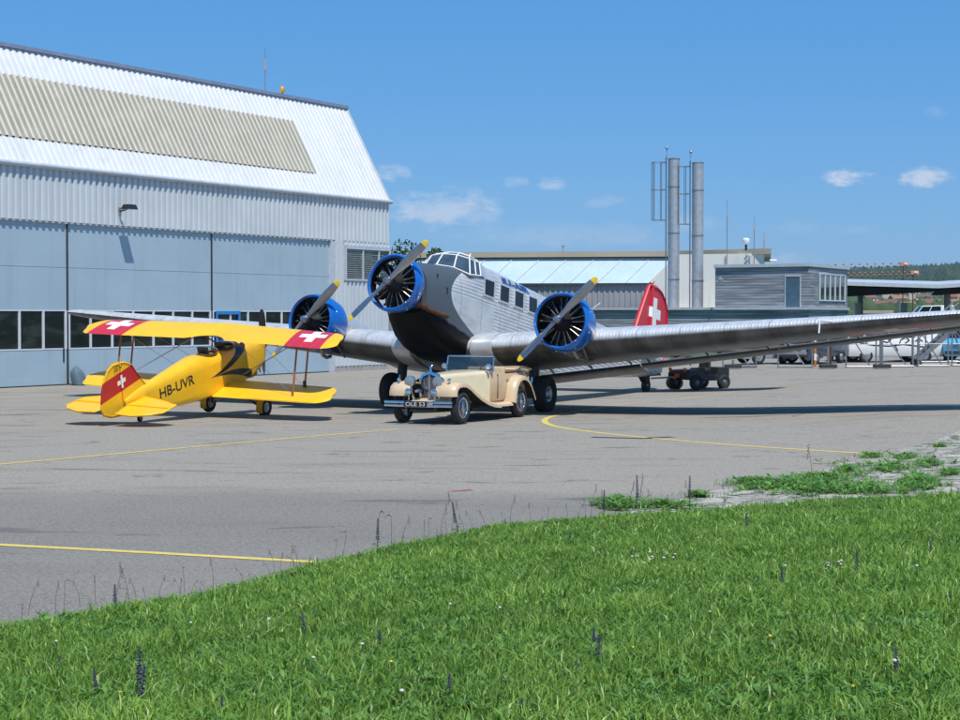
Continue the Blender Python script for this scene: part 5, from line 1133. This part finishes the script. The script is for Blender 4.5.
for u, lab in ((828, 'black weighted foot of the striped pole'), (882, 'black weighted foot in front of the van'), (733, 'black weighted foot nearest the tow tractor')):
    o = thing('weighted_foot', lab, 'weight', gnd(u, 369), 'black weighted feet along the apron edge'); MB().box((0, 0, .12), (.7, .4, .16)).build('slab', 'rubber_dark', o, bevel=.03); MB().tube((0, 0, .2), (0, 0, 1.7 if u != 733 else .4), .05).build('post', 'galv_dull', o)
o = thing('striped_pole', 'thin orange and white striped pole left of the weighted foot', 'pole', gnd(815, 368))
for k in range(7): MB().tube((0, 0, .05 + k * .28), (0, 0, .33 + k * .28), .06).build('stripe', 'orange_paint' if k % 2 == 0 else 'white_paint', o)
o = thing('dark_pole', 'thin dark pole standing on a weighted foot', 'pole', gnd(830.5, 368)); MB().tube((0, 0, .0), (0, 0, 2.0), .05).build('shaft', 'rust_pipe', o); MB().box((0, 0, .06), (.5, .4, .12)).build('foot', 'rubber_dark', o)
# airstair
P = gnd(916, 366); st = thing('airstair', 'mobile aluminium passenger stair behind the wing tip', 'airstair', P); rr = lambda x, y, z: Vector((x, y, z))
for y in (-.5, .5):
    MB().loft([[rr(0, y, .15), rr(0, y + .05, .15), rr(0, y + .05, .40), rr(0, y, .40)], [rr(1.75, y, 1.65), rr(1.75, y + .05, 1.65), rr(1.75, y + .05, 1.95), rr(1.75, y, 1.95)]]).build('stringer', 'galv_dull', st)
    mb = MB(); mb.path([rr(-.05, y, .3), rr(-.05, y, 1.2), rr(1.75, y, 2.8)], .035, 6)
    for k in range(7): x = k * .28; mb.path([rr(x, y, .25 + x * .88), rr(x, y, 1.2 + x * .88)], .02, 5)
    mb.build('handrail', 'galv_dull', st)
for k in range(8): MB().box((.1 + .22 * k, 0, .32 + .20 * k), (.24, .95, .03)).build('step', 'galv_dull', st)
mb = MB(); mb.path([rr(-.1, -.5, .2), rr(2.2, -.5, .2), rr(1.75, -.5, 1.7)], .04, 6); mb.path([rr(-.1, .5, .2), rr(2.2, .5, .2), rr(1.75, .5, 1.7)], .04, 6); mb.build('undercarriage', 'galv_dull', st)
for x in (0, 2.1):
    for y in (-.5, .5): wheel(st, Matrix.Translation((x, y, .14)), .14, .1, rimr=.5)
# odd pieces of kit seen above the wing
for u, v0, v1, D, w_, m_, nm, lab in ((857, 311, 303, 140, .5, 'render_cream', 'cream_cabinet', 'cream cabinet beside the slatted office above the wing'), (903, 310, 302.6, 150, .55, 'van_white', 'white_cabinet', 'white cabinet standing alone above the wing')):
    P = at(u, v0, D); zt = CH + (HY - v1) / FP * D; o = thing(nm, lab, 'cabinet', Vector((P.x, P.y, 0)))
    MB().box((0, 0, zt / 2), (w_, .8, zt)).build('housing', m_, o, bevel=.03); MB().box((.0, -.42, zt * .5), (w_ * .8, .03, zt * .85)).build('door_panel', m_, o); MB().box((w_ * .3, -.45, zt * .5), (.05, .04, .2)).build('handle', 'steel', o)
tn = thing('flatbed_trailer', 'beige flatbed trailer beyond the wing right of the cream cabinet', 'trailer', Vector((xz(876, 170), 170, 0)))
MB().box((0, 0, 2.85), (2.9, 1.9, .3)).build('deck', 'tan_trim', tn, bevel=.03); MB().box((0, 0, 1.7), (2.7, 1.6, 2.0)).build('load_bed', 'render_cream', tn, bevel=.03)
for x in (-.9, .9): wheel(tn, Matrix.Translation((x, -.9, .4)), .4, .25)
# orange marker lights on two poles behind the canopy
for v, u0, u1, D, lab in ((266.5, 800, 903, 230, 'upper long row of orange marker lights above the canopy'), (275, 840, 913, 225, 'lower long row of orange marker lights above the canopy')):
    a, b_ = at(u0, v + 2, D), at(u1, v, D); o = thing('marker_light_row', lab, 'light row', a); d = b_ - a
    MB().path([(0, 0, 0), d], .05, 6).build('carrier_beam', 'rust_pipe', o); mb = MB(); n_ = 26
    mk = MB()
    for k in range(n_ + 1): mk.sphere(d * k / n_ + Vector((0, 0, .12 + .30 * (k % 2))), .13, 8, 5)
    mk.build('orange_markers', mat('orange_dull', (.42, .20, .05), .6), o); MB().box(d + Vector((.2, 0, .3)), (1.0, .4, .5)).build('end_marker', mat('marker_red', (.8, .25, .15), .4), o); MB().box(d + Vector((.3, -.3, .35)), (.45, .1, .25)).build('end_plate', 'white_paint', o)
    for k in (0, 1): p = d * k; MB().path([p - Vector((0, 0, p.z + a.z)), p], .07, 6).build('post', 'rust_pipe', o)

# ================================================================== HILLSIDE, VILLAGE, TREES
def leafmat(nm, a, b_, sc_=.05):
    def fn(n, tc, c, bs):
        oi = n.new('ShaderNodeAttribute', attribute_name='tint'); return n.mix(oi.outputs['Fac'], a, b_)
    m = mat(nm, a, .85, spec=.2, fn=fn); return m
leafmat('forest', (.018, .040, .020), (.045, .080, .030)); leafmat('village_green', (.030, .060, .022), (.075, .115, .040))
def blob_base(sub=1):
    bm = bmesh.new(); bmesh.ops.create_icosphere(bm, subdivisions=sub, radius=1); v = np.array([x.co[:] for x in bm.verts]); f = np.array([[q.index for q in x.verts] for x in bm.faces]); bm.free(); return v, f
def scatter_mesh(name, vlist, flist, tints, m):
    V = np.concatenate(vlist).astype(np.float32); F = np.concatenate(flist).astype(np.int32); T = np.concatenate(tints).astype(np.float32)
    me = bpy.data.meshes.new(name); me.vertices.add(len(V)); me.vertices.foreach_set('co', V.ravel())
    k = F.shape[1]; me.loops.add(F.size); me.loops.foreach_set('vertex_index', F.ravel()); me.polygons.add(len(F))
    me.polygons.foreach_set('loop_start', np.arange(0, F.size, k, dtype=np.int32)); me.polygons.foreach_set('loop_total', np.full(len(F), k, dtype=np.int32))
    at_ = me.attributes.new('tint', 'FLOAT', 'POINT'); at_.data.foreach_set('value', T)
    me.materials.append(MATS[m]); me.update(calc_edges=True); me.validate()
    o = bpy.data.objects.new(name, me); C.objects.link(o); return o
BV, BF = blob_base(2)
def crowns(name, pts, m, rr_, hh_, conif=.4):
    vl, fl, tl = [], [], []; o_ = 0
    for x, y, z in pts:
        r = rng.uniform(*rr_); h = rng.uniform(*hh_); v = BV.copy(); nz_ = 1 + rng.normal(0, .16, len(v)); v = v * nz_[:, None]
        if rng.random() < conif: k = np.clip(.95 - .75 * (v[:, 2] + 1) / 2, .12, 1)[:, None]; v[:, :2] *= k; h *= 1.25
        v = v * [r, r, h / 2] + [x, y, z + h * .45]; vl.append(v); fl.append(BF + o_); o_ += len(v)
        tl.append(np.full(len(v), rng.uniform(0, 1)) * .7 + .3 * rng.random(len(v)))
    return scatter_mesh(name, vl, fl, tl, m)
pts = []
while len(pts) < 4800:
    D = rng.uniform(1000, 2130); u = rng.uniform(700, 1150); x = xz(u, D)
    lim = 1250 + 120 * math.sin(u * .03) + 60 * math.sin(u * .11)
    if D < lim: continue
    pts.append((x, D, hill(x, D)))
for u in np.arange(560, 1150, .8): D = 2100 + rng.uniform(-30, 15); x = xz(u, D); pts.append((x, D, hill(x, D)))
fo = crowns('hillside_forest', pts, 'forest', (4, 7), (5, 10), .5); tag(fo, 'dark green wooded hillside closing the horizon at right', 'forest', kind='stuff')
pts = []
while len(pts) < 750:
    D = rng.uniform(420, 1250); u = rng.uniform(740, 1120); x = xz(u, D)
    if rng.random() < .25 and D < 900: continue
    pts.append((x, D, hill(x, D)))
vg = crowns('village_trees', pts, 'village_green', (2.4, 4.6), (3.5, 6.5), .15); tag(vg, 'mid green trees and gardens filling the slope between the houses', 'trees', kind='stuff')
# houses on the slope
vroof = [mat('roof_tile', (.22, .09, .055), .8, var=.2), mat('roof_tile_brown', (.17, .09, .06), .8, var=.2), mat('roof_tile_orange', (.32, .15, .08), .8, var=.2)]
vwall = [mat('house_white', (.62, .60, .56), .8), mat('house_cream', (.55, .47, .33), .8), mat('house_pink', (.50, .34, .27), .8)]
hs_ = [(868, 298, 0, 0), (884, 293, 1, 1), (898, 299, 2, 0), (912, 292, 0, 1), (924, 297, 1, 0), (936, 291, 2, 1), (951, 298, 0, 2), (958, 291, 1, 2), (966, 299, 2, 2),
       (875, 306, 0, 0), (891, 305, 1, 1), (908, 306, 2, 0), (929, 304, 0, 1), (943, 306, 1, 0), (956, 304, 2, 1), (980, 301, 0, 2)]
cols = ['red roof', 'brown roof', 'orange roof']; wcol = ['white', 'cream', 'pinkish']
for i, (u, v, k, kw) in enumerate(hs_):
    D = 480 + (311 - v) * 24; x = xz(u, D); z = max(hill(x, D) - .3, CH + (HY - v) / FP * D - 2.0)
    o = thing('house', '%s house with %s, %s beyond the airfield' % (wcol[kw], cols[k], 'higher up the slope' if i < 9 else 'low at the foot of the slope'), 'house', Matrix.Translation((x, D, z)) @ Matrix.Rotation(rng.uniform(-.6, .6), 4, 'Z') @ Matrix.Scale(.62, 4), 'houses on the slope beyond the airfield')
    a, b_, h = rng.uniform(3.5, 6), rng.uniform(3, 4), rng.uniform(3.2, 4.8)
    MB().b2((-a, -b_, -6), (a, b_, h)).build('wall', vwall[kw], o)
    mb = MB(); mb.loft([[Vector((x_, -b_ - .5, h - .1)), Vector((x_, b_ + .5, h - .1)), Vector((x_, 0, h + 2.3))] for x_ in (-a - .5, a + .5)]); rf = mb.build('roof', vroof[k], o)
    MB().box((a * .4, .8, h + 2.2), (.6, .6, 1.2)).build('chimney', vwall[0], rf)
    for q in (-.55, 0, .55): MB().box((a * q, -b_ - .02, h * .55), (1.1, .08, 1.3)).build('window', 'glass_dark', o)
vehicle('parked_van', 'small white van far off between the cabinets and the canopy post', 'van', Vector((xz(930, 190), 190, 1.6)), 1.5, 'van_white', 'van')
MB().b2((xz(915, 190), 180, -.5), (xz(990, 190), 215, 1.6)).build('embankment', 'field'); tag(C.objects['embankment'], kind='structure')

def tree(lab, P, H, R, seed):
    r_ = random.Random(seed); o = thing('broadleaf_tree', lab, 'tree', P)
    mb = MB(); mb.path([(0, 0, 0), (.1, 0, H * .3), (0, .1, H * .6), (.1, 0, H * .9)], [.28, .22, .14, .05], 8)
    tips = []
    for k in range(14):
        a = r_.uniform(0, 2 * PI); z0 = H * r_.uniform(.3, .7); l = R * r_.uniform(.5, .95); p = Vector((math.cos(a) * l, math.sin(a) * l, z0 + l * .6)); tips.append(p); mb.path([(0, 0, z0), p * .5 + Vector((0, 0, z0 * .45)), p], [.09, .06, .03], 5)
    mb.build('trunk', mat('bark', (.09, .07, .05), .9), o)
    g_ = np.random.default_rng(seed); vl, fl, tl = [], [], []; n_ = 5200; cl = [(g_.normal(0, R * .42), g_.normal(0, R * .42), H * .66 + g_.normal(0, H * .15), g_.uniform(.5, 1.1)) for _ in range(26)]
    cc = np.array([cl[i] for i in g_.integers(0, 26, n_)]); d = g_.normal(0, 1, (n_, 3)); d /= np.linalg.norm(d, axis=1)[:, None]; c = cc[:, :3] + d * (cc[:, 3] * g_.uniform(.5, 1, n_) ** .5)[:, None] * 1.1
    a1 = g_.normal(0, 1, (n_, 3)); a1 /= np.linalg.norm(a1, axis=1)[:, None]; a2 = np.cross(a1, d + .3); a2 /= np.linalg.norm(a2, axis=1)[:, None]; s_ = g_.uniform(.09, .18, n_)[:, None]
    V = np.stack([c - a1 * s_, c + a2 * s_ * .6, c + a1 * s_, c - a2 * s_ * .6], 1).reshape(-1, 3); F = np.arange(n_ * 4).reshape(-1, 4)
    cr = scatter_mesh('crown', [V], [F], [np.repeat(g_.random(n_), 4)], 'village_green'); cr.parent = o; return o
tree('broadleaf tree whose top shows between hangar and cockpit', Vector((xz(406, 118), 118, 0)), 6.9, 1.25, 3)
tree('smaller broadleaf tree just behind the cockpit roof', Vector((xz(437, 122), 122, 0)), 6.8, .8, 4)

# ================================================================== GRASS AND WEEDS
def grassmat(nm, A, B_):
    def fn(n, tc, c, b):
        at_ = n.new('ShaderNodeAttribute', attribute_name='tint'); big = n.noise(tc.outputs['Object'], .5, 4, .6)
        c = n.mix(at_.outputs['Fac'], A, B_); return n.mix(n.m('MULTIPLY', n.ramp(big, .35, .7), .35), c, (.10, .21, .03)); c = n.mix(n.m('GREATER_THAN', at_.outputs['Fac'], .965), c, (.40, .36, .16))
    m = mat(nm, A, .42, spec=.5, fn=fn); t = m.node_tree; b = t.nodes['Principled BSDF']; out = t.nodes['Material Output']
    tr_ = t.nodes.new('ShaderNodeBsdfTranslucent'); mx = t.nodes.new('ShaderNodeMixShader'); mx.inputs[0].default_value = .35
    t.links.new(b.inputs['Base Color'].links[0].from_socket, tr_.inputs[0]); t.links.new(b.outputs[0], mx.inputs[1]); t.links.new(tr_.outputs[0], mx.inputs[2]); t.links.new(mx.outputs[0], out.inputs[0]); return m
grassmat('grass_blade', (.075, .19, .016), (.42, .62, .11)); grassmat('weed_leaf', (.05, .16, .02), (.22, .42, .08))
def zfield(x, y):
    d = np.clip((edge_y(x) - y) * .8, 0, 9) * .052; return d
def blades(P, h, wd, lean, tint):
    """P (n,2) roots; returns verts, faces; each blade a bent strip of 5 vertices"""
    n = len(P); z = zfield(P[:, 0], P[:, 1]); a = rng.uniform(0, 2 * PI, n); t = rng.uniform(0, 2 * PI, n)
    side = np.stack([np.cos(a), np.sin(a), np.zeros(n)], 1) * (wd / 2)[:, None]; dr = np.stack([np.cos(t), np.sin(t), np.zeros(n)], 1)
    b0 = np.stack([P[:, 0], P[:, 1], z], 1); up = np.array([0, 0, 1.])
    m1 = b0 + up * (h * .55)[:, None] + dr * (h * lean * .25)[:, None]; tp = b0 + up * (h * (1 - .3 * lean))[:, None] + dr * (h * lean)[:, None]
    V = np.stack([b0 - side, b0 + side, m1 + side * .8, m1 - side * .8, tp], 1).reshape(-1, 3)
    i = np.arange(n)[:, None] * 5; F = np.concatenate([i + [0, 1, 2], i + [0, 2, 3], i + [3, 2, 4]], 0)
    return V, F, np.repeat(tint, 5)
def sample_area(n, y0, y1, margin=1.5):
    out = []; 
    while sum(len(q) for q in out) < n:
        y = rng.uniform(y0, y1, n); x = rng.uniform(-1, 1, n) * (y * .275 + margin); ok = (y < edge_y(x) + rng.normal(0, .05, n)) ; out.append(np.stack([x, y], 1)[ok])
    return np.concatenate(out)[:n]
from mathutils import noise as mn
vl, fl, tl = [], [], []; off = 0
for n_, y0, y1, hk, wk in ((100000, 8.0, 13, 1.0, 1.0), (110000, 12.5, 18, 1.0, 1.15), (90000, 17, 26.0, 1.0, 1.4)):
    P = sample_area(n_, y0, y1); pat = np.array([mn.noise((p[0] * 1.3, p[1] * 1.3, 0)) for p in P]) * .5 + .5
    h = (rng.gamma(5, .012, n_) + .03) * hk * (.55 + .9 * pat); wd = rng.uniform(.005, .015, n_) * wk
    tint = np.clip(rng.beta(2, 2.6, n_) + (pat - .5) * .5, 0, 1); V, F, T = blades(P, h, wd, rng.uniform(.1, 1.0, n_), tint)
    vl.append(V); fl.append(F + off); tl.append(T); off += len(V)
n_ = 60000; y = rng.uniform(7, 25, n_ * 2); x = rng.choice([-1, 1], n_ * 2) * (y * .275 + rng.uniform(1.5, 8, n_ * 2)); ok = y < edge_y(x); P = np.stack([x, y], 1)[ok][:n_]
V, F, T = blades(P, rng.gamma(5, .013, len(P)) + .03, rng.uniform(.010, .022, len(P)), rng.uniform(.1, 1, len(P)), rng.beta(2, 2.6, len(P))); vl.append(V); fl.append(F + off); tl.append(T); off += len(V)   # thinner growth beyond the frame
go = scatter_mesh('meadow_grass', vl, fl, tl, 'grass_blade'); tag(go, 'bright green meadow grass on the bank in the foreground', 'grass', kind='stuff')
def rosettes(P, r0, r1, tintk=1.0, hgt=.5):
    """broad-leaved rosettes (dandelion, clover, plantain): 6-10 leaves each"""
    vl, fl, tl = [], [], []; o_ = 0
    for x, y in P:
        z = float(zfield(np.array([x]), np.array([y]))[0]); k = rng.integers(5, 10); a0 = rng.uniform(0, 6); tt = rng.uniform(0, 1) * tintk; z0 = z + rng.uniform(0, .05)
        for j in range(k):
            a = a0 + 2 * PI * j / k + rng.normal(0, .2); L = rng.uniform(r0, r1); wd = L * rng.uniform(.22, .38); e = rng.uniform(.2, 1.1) * hgt
            d = np.array([math.cos(a), math.sin(a), e]); s_ = np.array([-math.sin(a), math.cos(a), 0]) * wd / 2; b0 = np.array([x, y, z0])
            V = np.array([b0, b0 + d * L * .45 + s_, b0 + d * L * .8 + s_ * .8 - [0, 0, L * .1], b0 + d * L - [0, 0, L * .25], b0 + d * L * .8 - s_ * .8 - [0, 0, L * .1], b0 + d * L * .45 - s_])
            vl.append(V); fl.append(np.array([[0, 1, 5], [1, 2, 5], [5, 2, 4], [2, 3, 4]]) + o_); o_ += 6; tl.append(np.full(6, min(1, tt + rng.uniform(0, .3))))
    return vl, fl, tl
P = np.concatenate([sample_area(9000, 8.2, 25, 1.0), np.array([(x_, edge_y(x_) + rng.normal(-.05, .12)) for x_ in rng.uniform(-6, 8, 1400)])]); a_, b_, c_ = rosettes(P, .03, .08, 1, .9)
wl = scatter_mesh('meadow_weeds', a_, b_, c_, 'weed_leaf'); tag(wl, 'broad-leaved clover and dandelion leaves among the grass', 'weeds', kind='stuff')
# clumps growing in the cracked slabs
vl, fl, tl = [], [], []; off = 0; RP = []
for u, v, ru, rv, k in ((795, 487, 45, 5, 420), (755, 484, 22, 3, 110), (822, 480, 30, 4, 150), (918, 484, 18, 6, 240), (885, 470, 10, 2, 40), (845, 472, 9, 2, 36), (905, 458, 14, 2, 46), (930, 465, 12, 2, 40), (615, 505, 16, 5, 120), (700, 497, 8, 2, 28), (868, 489, 14, 3, 80), (950, 474, 10, 3, 40), (940, 447, 9, 1.5, 26), (870, 457, 10, 1.5, 26), (840, 492, 90, 5, 200), (890, 468, 60, 12, 90), (660, 508, 40, 4, 90)):
    for _ in range(k):
        t = rng.uniform(0, 2 * PI); q = abs(rng.normal(0, .6)); p = gnd(u + math.cos(t) * q * ru, v + math.sin(t) * q * rv); RP.append((p.x, p.y))
a_, b_, c_ = rosettes(RP, .05, .15, 1, .8); nb = np.array([RP[i] for i in rng.integers(0, len(RP), 9000)]) + rng.normal(0, .10, (9000, 2))
V, F, T = blades(nb, rng.uniform(.03, .14, 9000), rng.uniform(.006, .013, 9000), rng.uniform(.2, 1, 9000), rng.random(9000)); o_ = sum(len(q) for q in a_)
cw_ = scatter_mesh('crack_weeds', a_ + [V], b_ + [F + o_], c_ + [T], 'weed_leaf'); tag(cw_, 'green weeds sprouting between the broken edge slabs', 'weeds', kind='stuff')
# tall stalks and purple sage spikes: individuals
mat('stalk', (.07, .075, .035), .8, var=.3); mat('sage_flower', (.06, .045, .12), .6, var=.3); mat('clover_white', (.62, .55, .50), .6); mat('flower_yellow', (.75, .52, .03), .5)
def zb_(p): return float(zfield(np.array([p[0]]), np.array([p[1]]))[0])
def make_stalk(kind):
    o = thing('sage_spike' if kind == 'sage' else 'seed_stalk', 'x x', 'flower' if kind == 'sage' else 'stalk', Vector((0, 0, 0))); mb = MB()
    if kind == 'sage':
        mb.path([(0, 0, 0), (.008, 0, .14), (.0, .01, .26), (.01, .01, .40)], [.004, .0035, .003, .002], 5); mb.build('stem', 'stalk', o); mb = MB()
        for k in range(34): z = .15 + k * .0075; a = k * 2.4; r = .016 * (1 - (z - .15) / .4); mb.sphere((math.cos(a) * r + .005, math.sin(a) * r + .008, z), .0085 * (1.2 - (z - .15) * 1.6), 6, 4, sz=.8)
        mb.build('flower_head', 'sage_flower', o); mb = MB()
        for k in range(5): a = k * 1.3; mb.loft([[Vector((0, 0, .03 + k * .02)), Vector((math.cos(a) * .04 - math.sin(a) * .012, math.sin(a) * .04 + math.cos(a) * .012, .05 + k * .02)), Vector((math.cos(a) * .08, math.sin(a) * .08, .04 + k * .02)), Vector((math.cos(a) * .04 + math.sin(a) * .012, math.sin(a) * .04 - math.cos(a) * .012, .05 + k * .02))], [Vector((0, 0, .032 + k * .02)), Vector((math.cos(a) * .04 - math.sin(a) * .012, math.sin(a) * .04 + math.cos(a) * .012, .052 + k * .02)), Vector((math.cos(a) * .08, math.sin(a) * .08, .042 + k * .02)), Vector((math.cos(a) * .04 + math.sin(a) * .012, math.sin(a) * .04 - math.cos(a) * .012, .052 + k * .02))]])
        mb.build('leaves', 'weed_leaf', o)
    else:
        c_ = rng.uniform(-.08, .08); top = Vector((c_, .02, .34)); mb.path([(0, 0, 0), (c_ * .2, 0, .15), (c_ * .6, .01, .27), top], [.0022, .002, .0017, .0014], 5); mb.build('stem', 'stalk', o); mb = MB()
        if kind == 'bent': mb.path([top, top + Vector((.03, 0, .02)), top + Vector((.07, 0, .0))], [.002, .005, .0015], 5)
        else:
            for k in range(10): mb.sphere(top + Vector((.006 * math.cos(k * 2.4), .006 * math.sin(k * 2.4), -.06 + k * .009)), .0045, 5, 4)
        mb.build('seed_head', 'stalk', o)
    return o
protos = {k: make_stalk(k) for k in ('sage', 'bent', 'plain')}; used = set()
def put(kind, u, v, hpx, group, lab):
    D = 20.0
    for _ in range(12):                          # foot of the stalk on the bank under pixel row v
        r = ray(u, v); z = zb_((r.x * D / r.y, D)); t = (z - CH) / r.z; D = .5 * D + .5 * r.y * t
    r = ray(u, v); P = Vector((r.x * D / r.y, D, z))
    o = protos[kind] if kind not in used else copy_tree(protos[kind]); used.add(kind)
    o.location = P; s_ = hpx / FP * D / (.40 if kind == 'sage' else .34); o.scale = (1 + (s_ - 1) * .4, 1 + (s_ - 1) * .4, s_); o.rotation_euler = (rng.normal(0, .06), rng.normal(0, .06), rng.uniform(0, 6.28)); o['label'] = lab; o['group'] = group
ge, gm_ = 'seed stalks along the grass edge', 'purple flower spikes in the meadow'
le, lm_ = 'thin dark seed stalk standing up along the edge of the grass', 'purple flower spike among the meadow grass'
for u, v, h in ((28, 606, 24), (56, 604, 26), (64, 603, 22), (80, 598, 20), (96, 596, 20), (116, 602, 34), (130, 600, 38), (137, 597, 24), (158, 593, 22), (184, 592, 18), (213, 583, 28), (243, 577, 16), (251, 577, 15), (275, 566, 16), (290, 562, 14), (335, 555, 26), (342, 553, 22), (377, 549, 40), (392, 545, 26), (400, 544, 28), (428, 539, 20), (440, 533, 22), (452, 531, 26), (458, 530, 34), (487, 525, 16), (510, 523, 22), (530, 520, 18), (590, 516, 30), (603, 515, 26), (627, 513, 34), (638, 511, 36), (645, 511, 22), (655, 510, 18), (668, 508, 14), (690, 507, 26), (725, 505, 18), (812, 500, 46), (822, 500, 30), (840, 498, 26), (770, 503, 20)):
    put('bent' if rng.random() < .3 else 'plain', u, v + 9, h + 7 + rng.normal(0, 4), ge, le)
for k in range(46):
    u = rng.uniform(0, 950) if k % 2 else rng.choice([110, 185, 290, 385, 450, 610, 650, 815]) + rng.normal(0, 14)
    v = float(np.interp(u, [0, 100, 200, 300, 400, 500, 600, 700, 850, 960], [632, 612, 592, 572, 548, 530, 519, 514, 500, 494]))
    put('bent' if rng.random() < .3 else 'plain', u, v, rng.uniform(9, 26), ge, le)
for u, v, h in ((115, 612, 28), (377, 552, 34), (458, 535, 34), (603, 520, 30), (638, 515, 40), (689, 512, 36), (137, 702, 56), (140, 716, 52), (97, 700, 30), (219, 722, 26), (307, 640, 26), (380, 650, 20), (747, 535, 22), (784, 592, 26), (857, 582, 30), (896, 680, 34), (599, 668, 34), (596, 650, 22), (576, 680, 20), (449, 700, 26), (757, 590, 14), (569, 547, 16), (931, 560, 20), (950, 610, 18), (60, 676, 20), (520, 720, 22)):
    put('sage', u, v, h, gm_, lm_)
def small_flowers(name, m, lab, grp, n_, px, r):
    first = None
    for k in range(n_):
        if px: u, v = px[k]
        else: u, v = rng.uniform(0, 960), rng.uniform(600, 718)
        D = 14.0
        for _ in range(12):
            rr_ = ray(u, v); z = zb_((rr_.x * D / rr_.y, D)) + .10; t = (z - CH) / rr_.z; D = .5 * D + .5 * rr_.y * t
        rr_ = ray(u, v); P = Vector((rr_.x * D / rr_.y, D, z - .10))
        if P.y > edge_y(P.x) - .15: continue
        if first is None:
            o = thing(name, lab, 'flower', P, grp); MB().path([(0, 0, 0), (0, 0, .10)], .002, 5).build('stem', 'stalk', o); MB().sphere((0, 0, .105), r, 10, 6, sz=.75).build('flower_head', m, o, smooth=60); first = o
        else: o = copy_tree(first)
        o.location = P; o.rotation_euler = (0, 0, rng.uniform(0, 6)); s_ = rng.uniform(.8, 1.3); o.scale = (s_,) * 3
small_flowers('clover_flower', 'clover_white', 'small pale clover flower in the meadow', 'pale clover flowers in the meadow', 34, [(658 + rng.normal(0, 10), 562 + rng.normal(0, 4)) if k < 12 else (833 + rng.normal(0, 8), 562 + rng.normal(0, 4)) if k < 20 else (835 + rng.normal(0, 4), 566) if k < 22 else (rng.uniform(20, 950), rng.uniform(560, 715)) for k in range(34)], .011)
small_flowers('yellow_flower', 'flower_yellow', 'tiny yellow flower in the meadow', 'yellow flowers in the meadow', 7, [(853, 685), (633, 646), (698, 540), (862, 497 + 40), (391, 665), (120, 690), (770, 640)], .010)

# ================================================================== AIR
hz = MB().b2((-900, -60, -6), (1500, 2600, 85)).build('haze', 'steel'); tag(hz, 'thin summer haze in the air over the airfield', 'haze', kind='stuff')
hm = bpy.data.materials.new('haze'); hm.use_nodes = True; ht_ = hm.node_tree; ht_.nodes.clear(); pv_ = ht_.nodes.new('ShaderNodeVolumePrincipled'); ot_ = ht_.nodes.new('ShaderNodeOutputMaterial')
pv_.inputs['Color'].default_value = (.62, .76, .95, 1); pv_.inputs['Density'].default_value = .00013; pv_.inputs['Anisotropy'].default_value = .2
ht_.links.new(pv_.outputs[0], ot_.inputs['Volume']); hz.data.materials.clear(); hz.data.materials.append(hm)
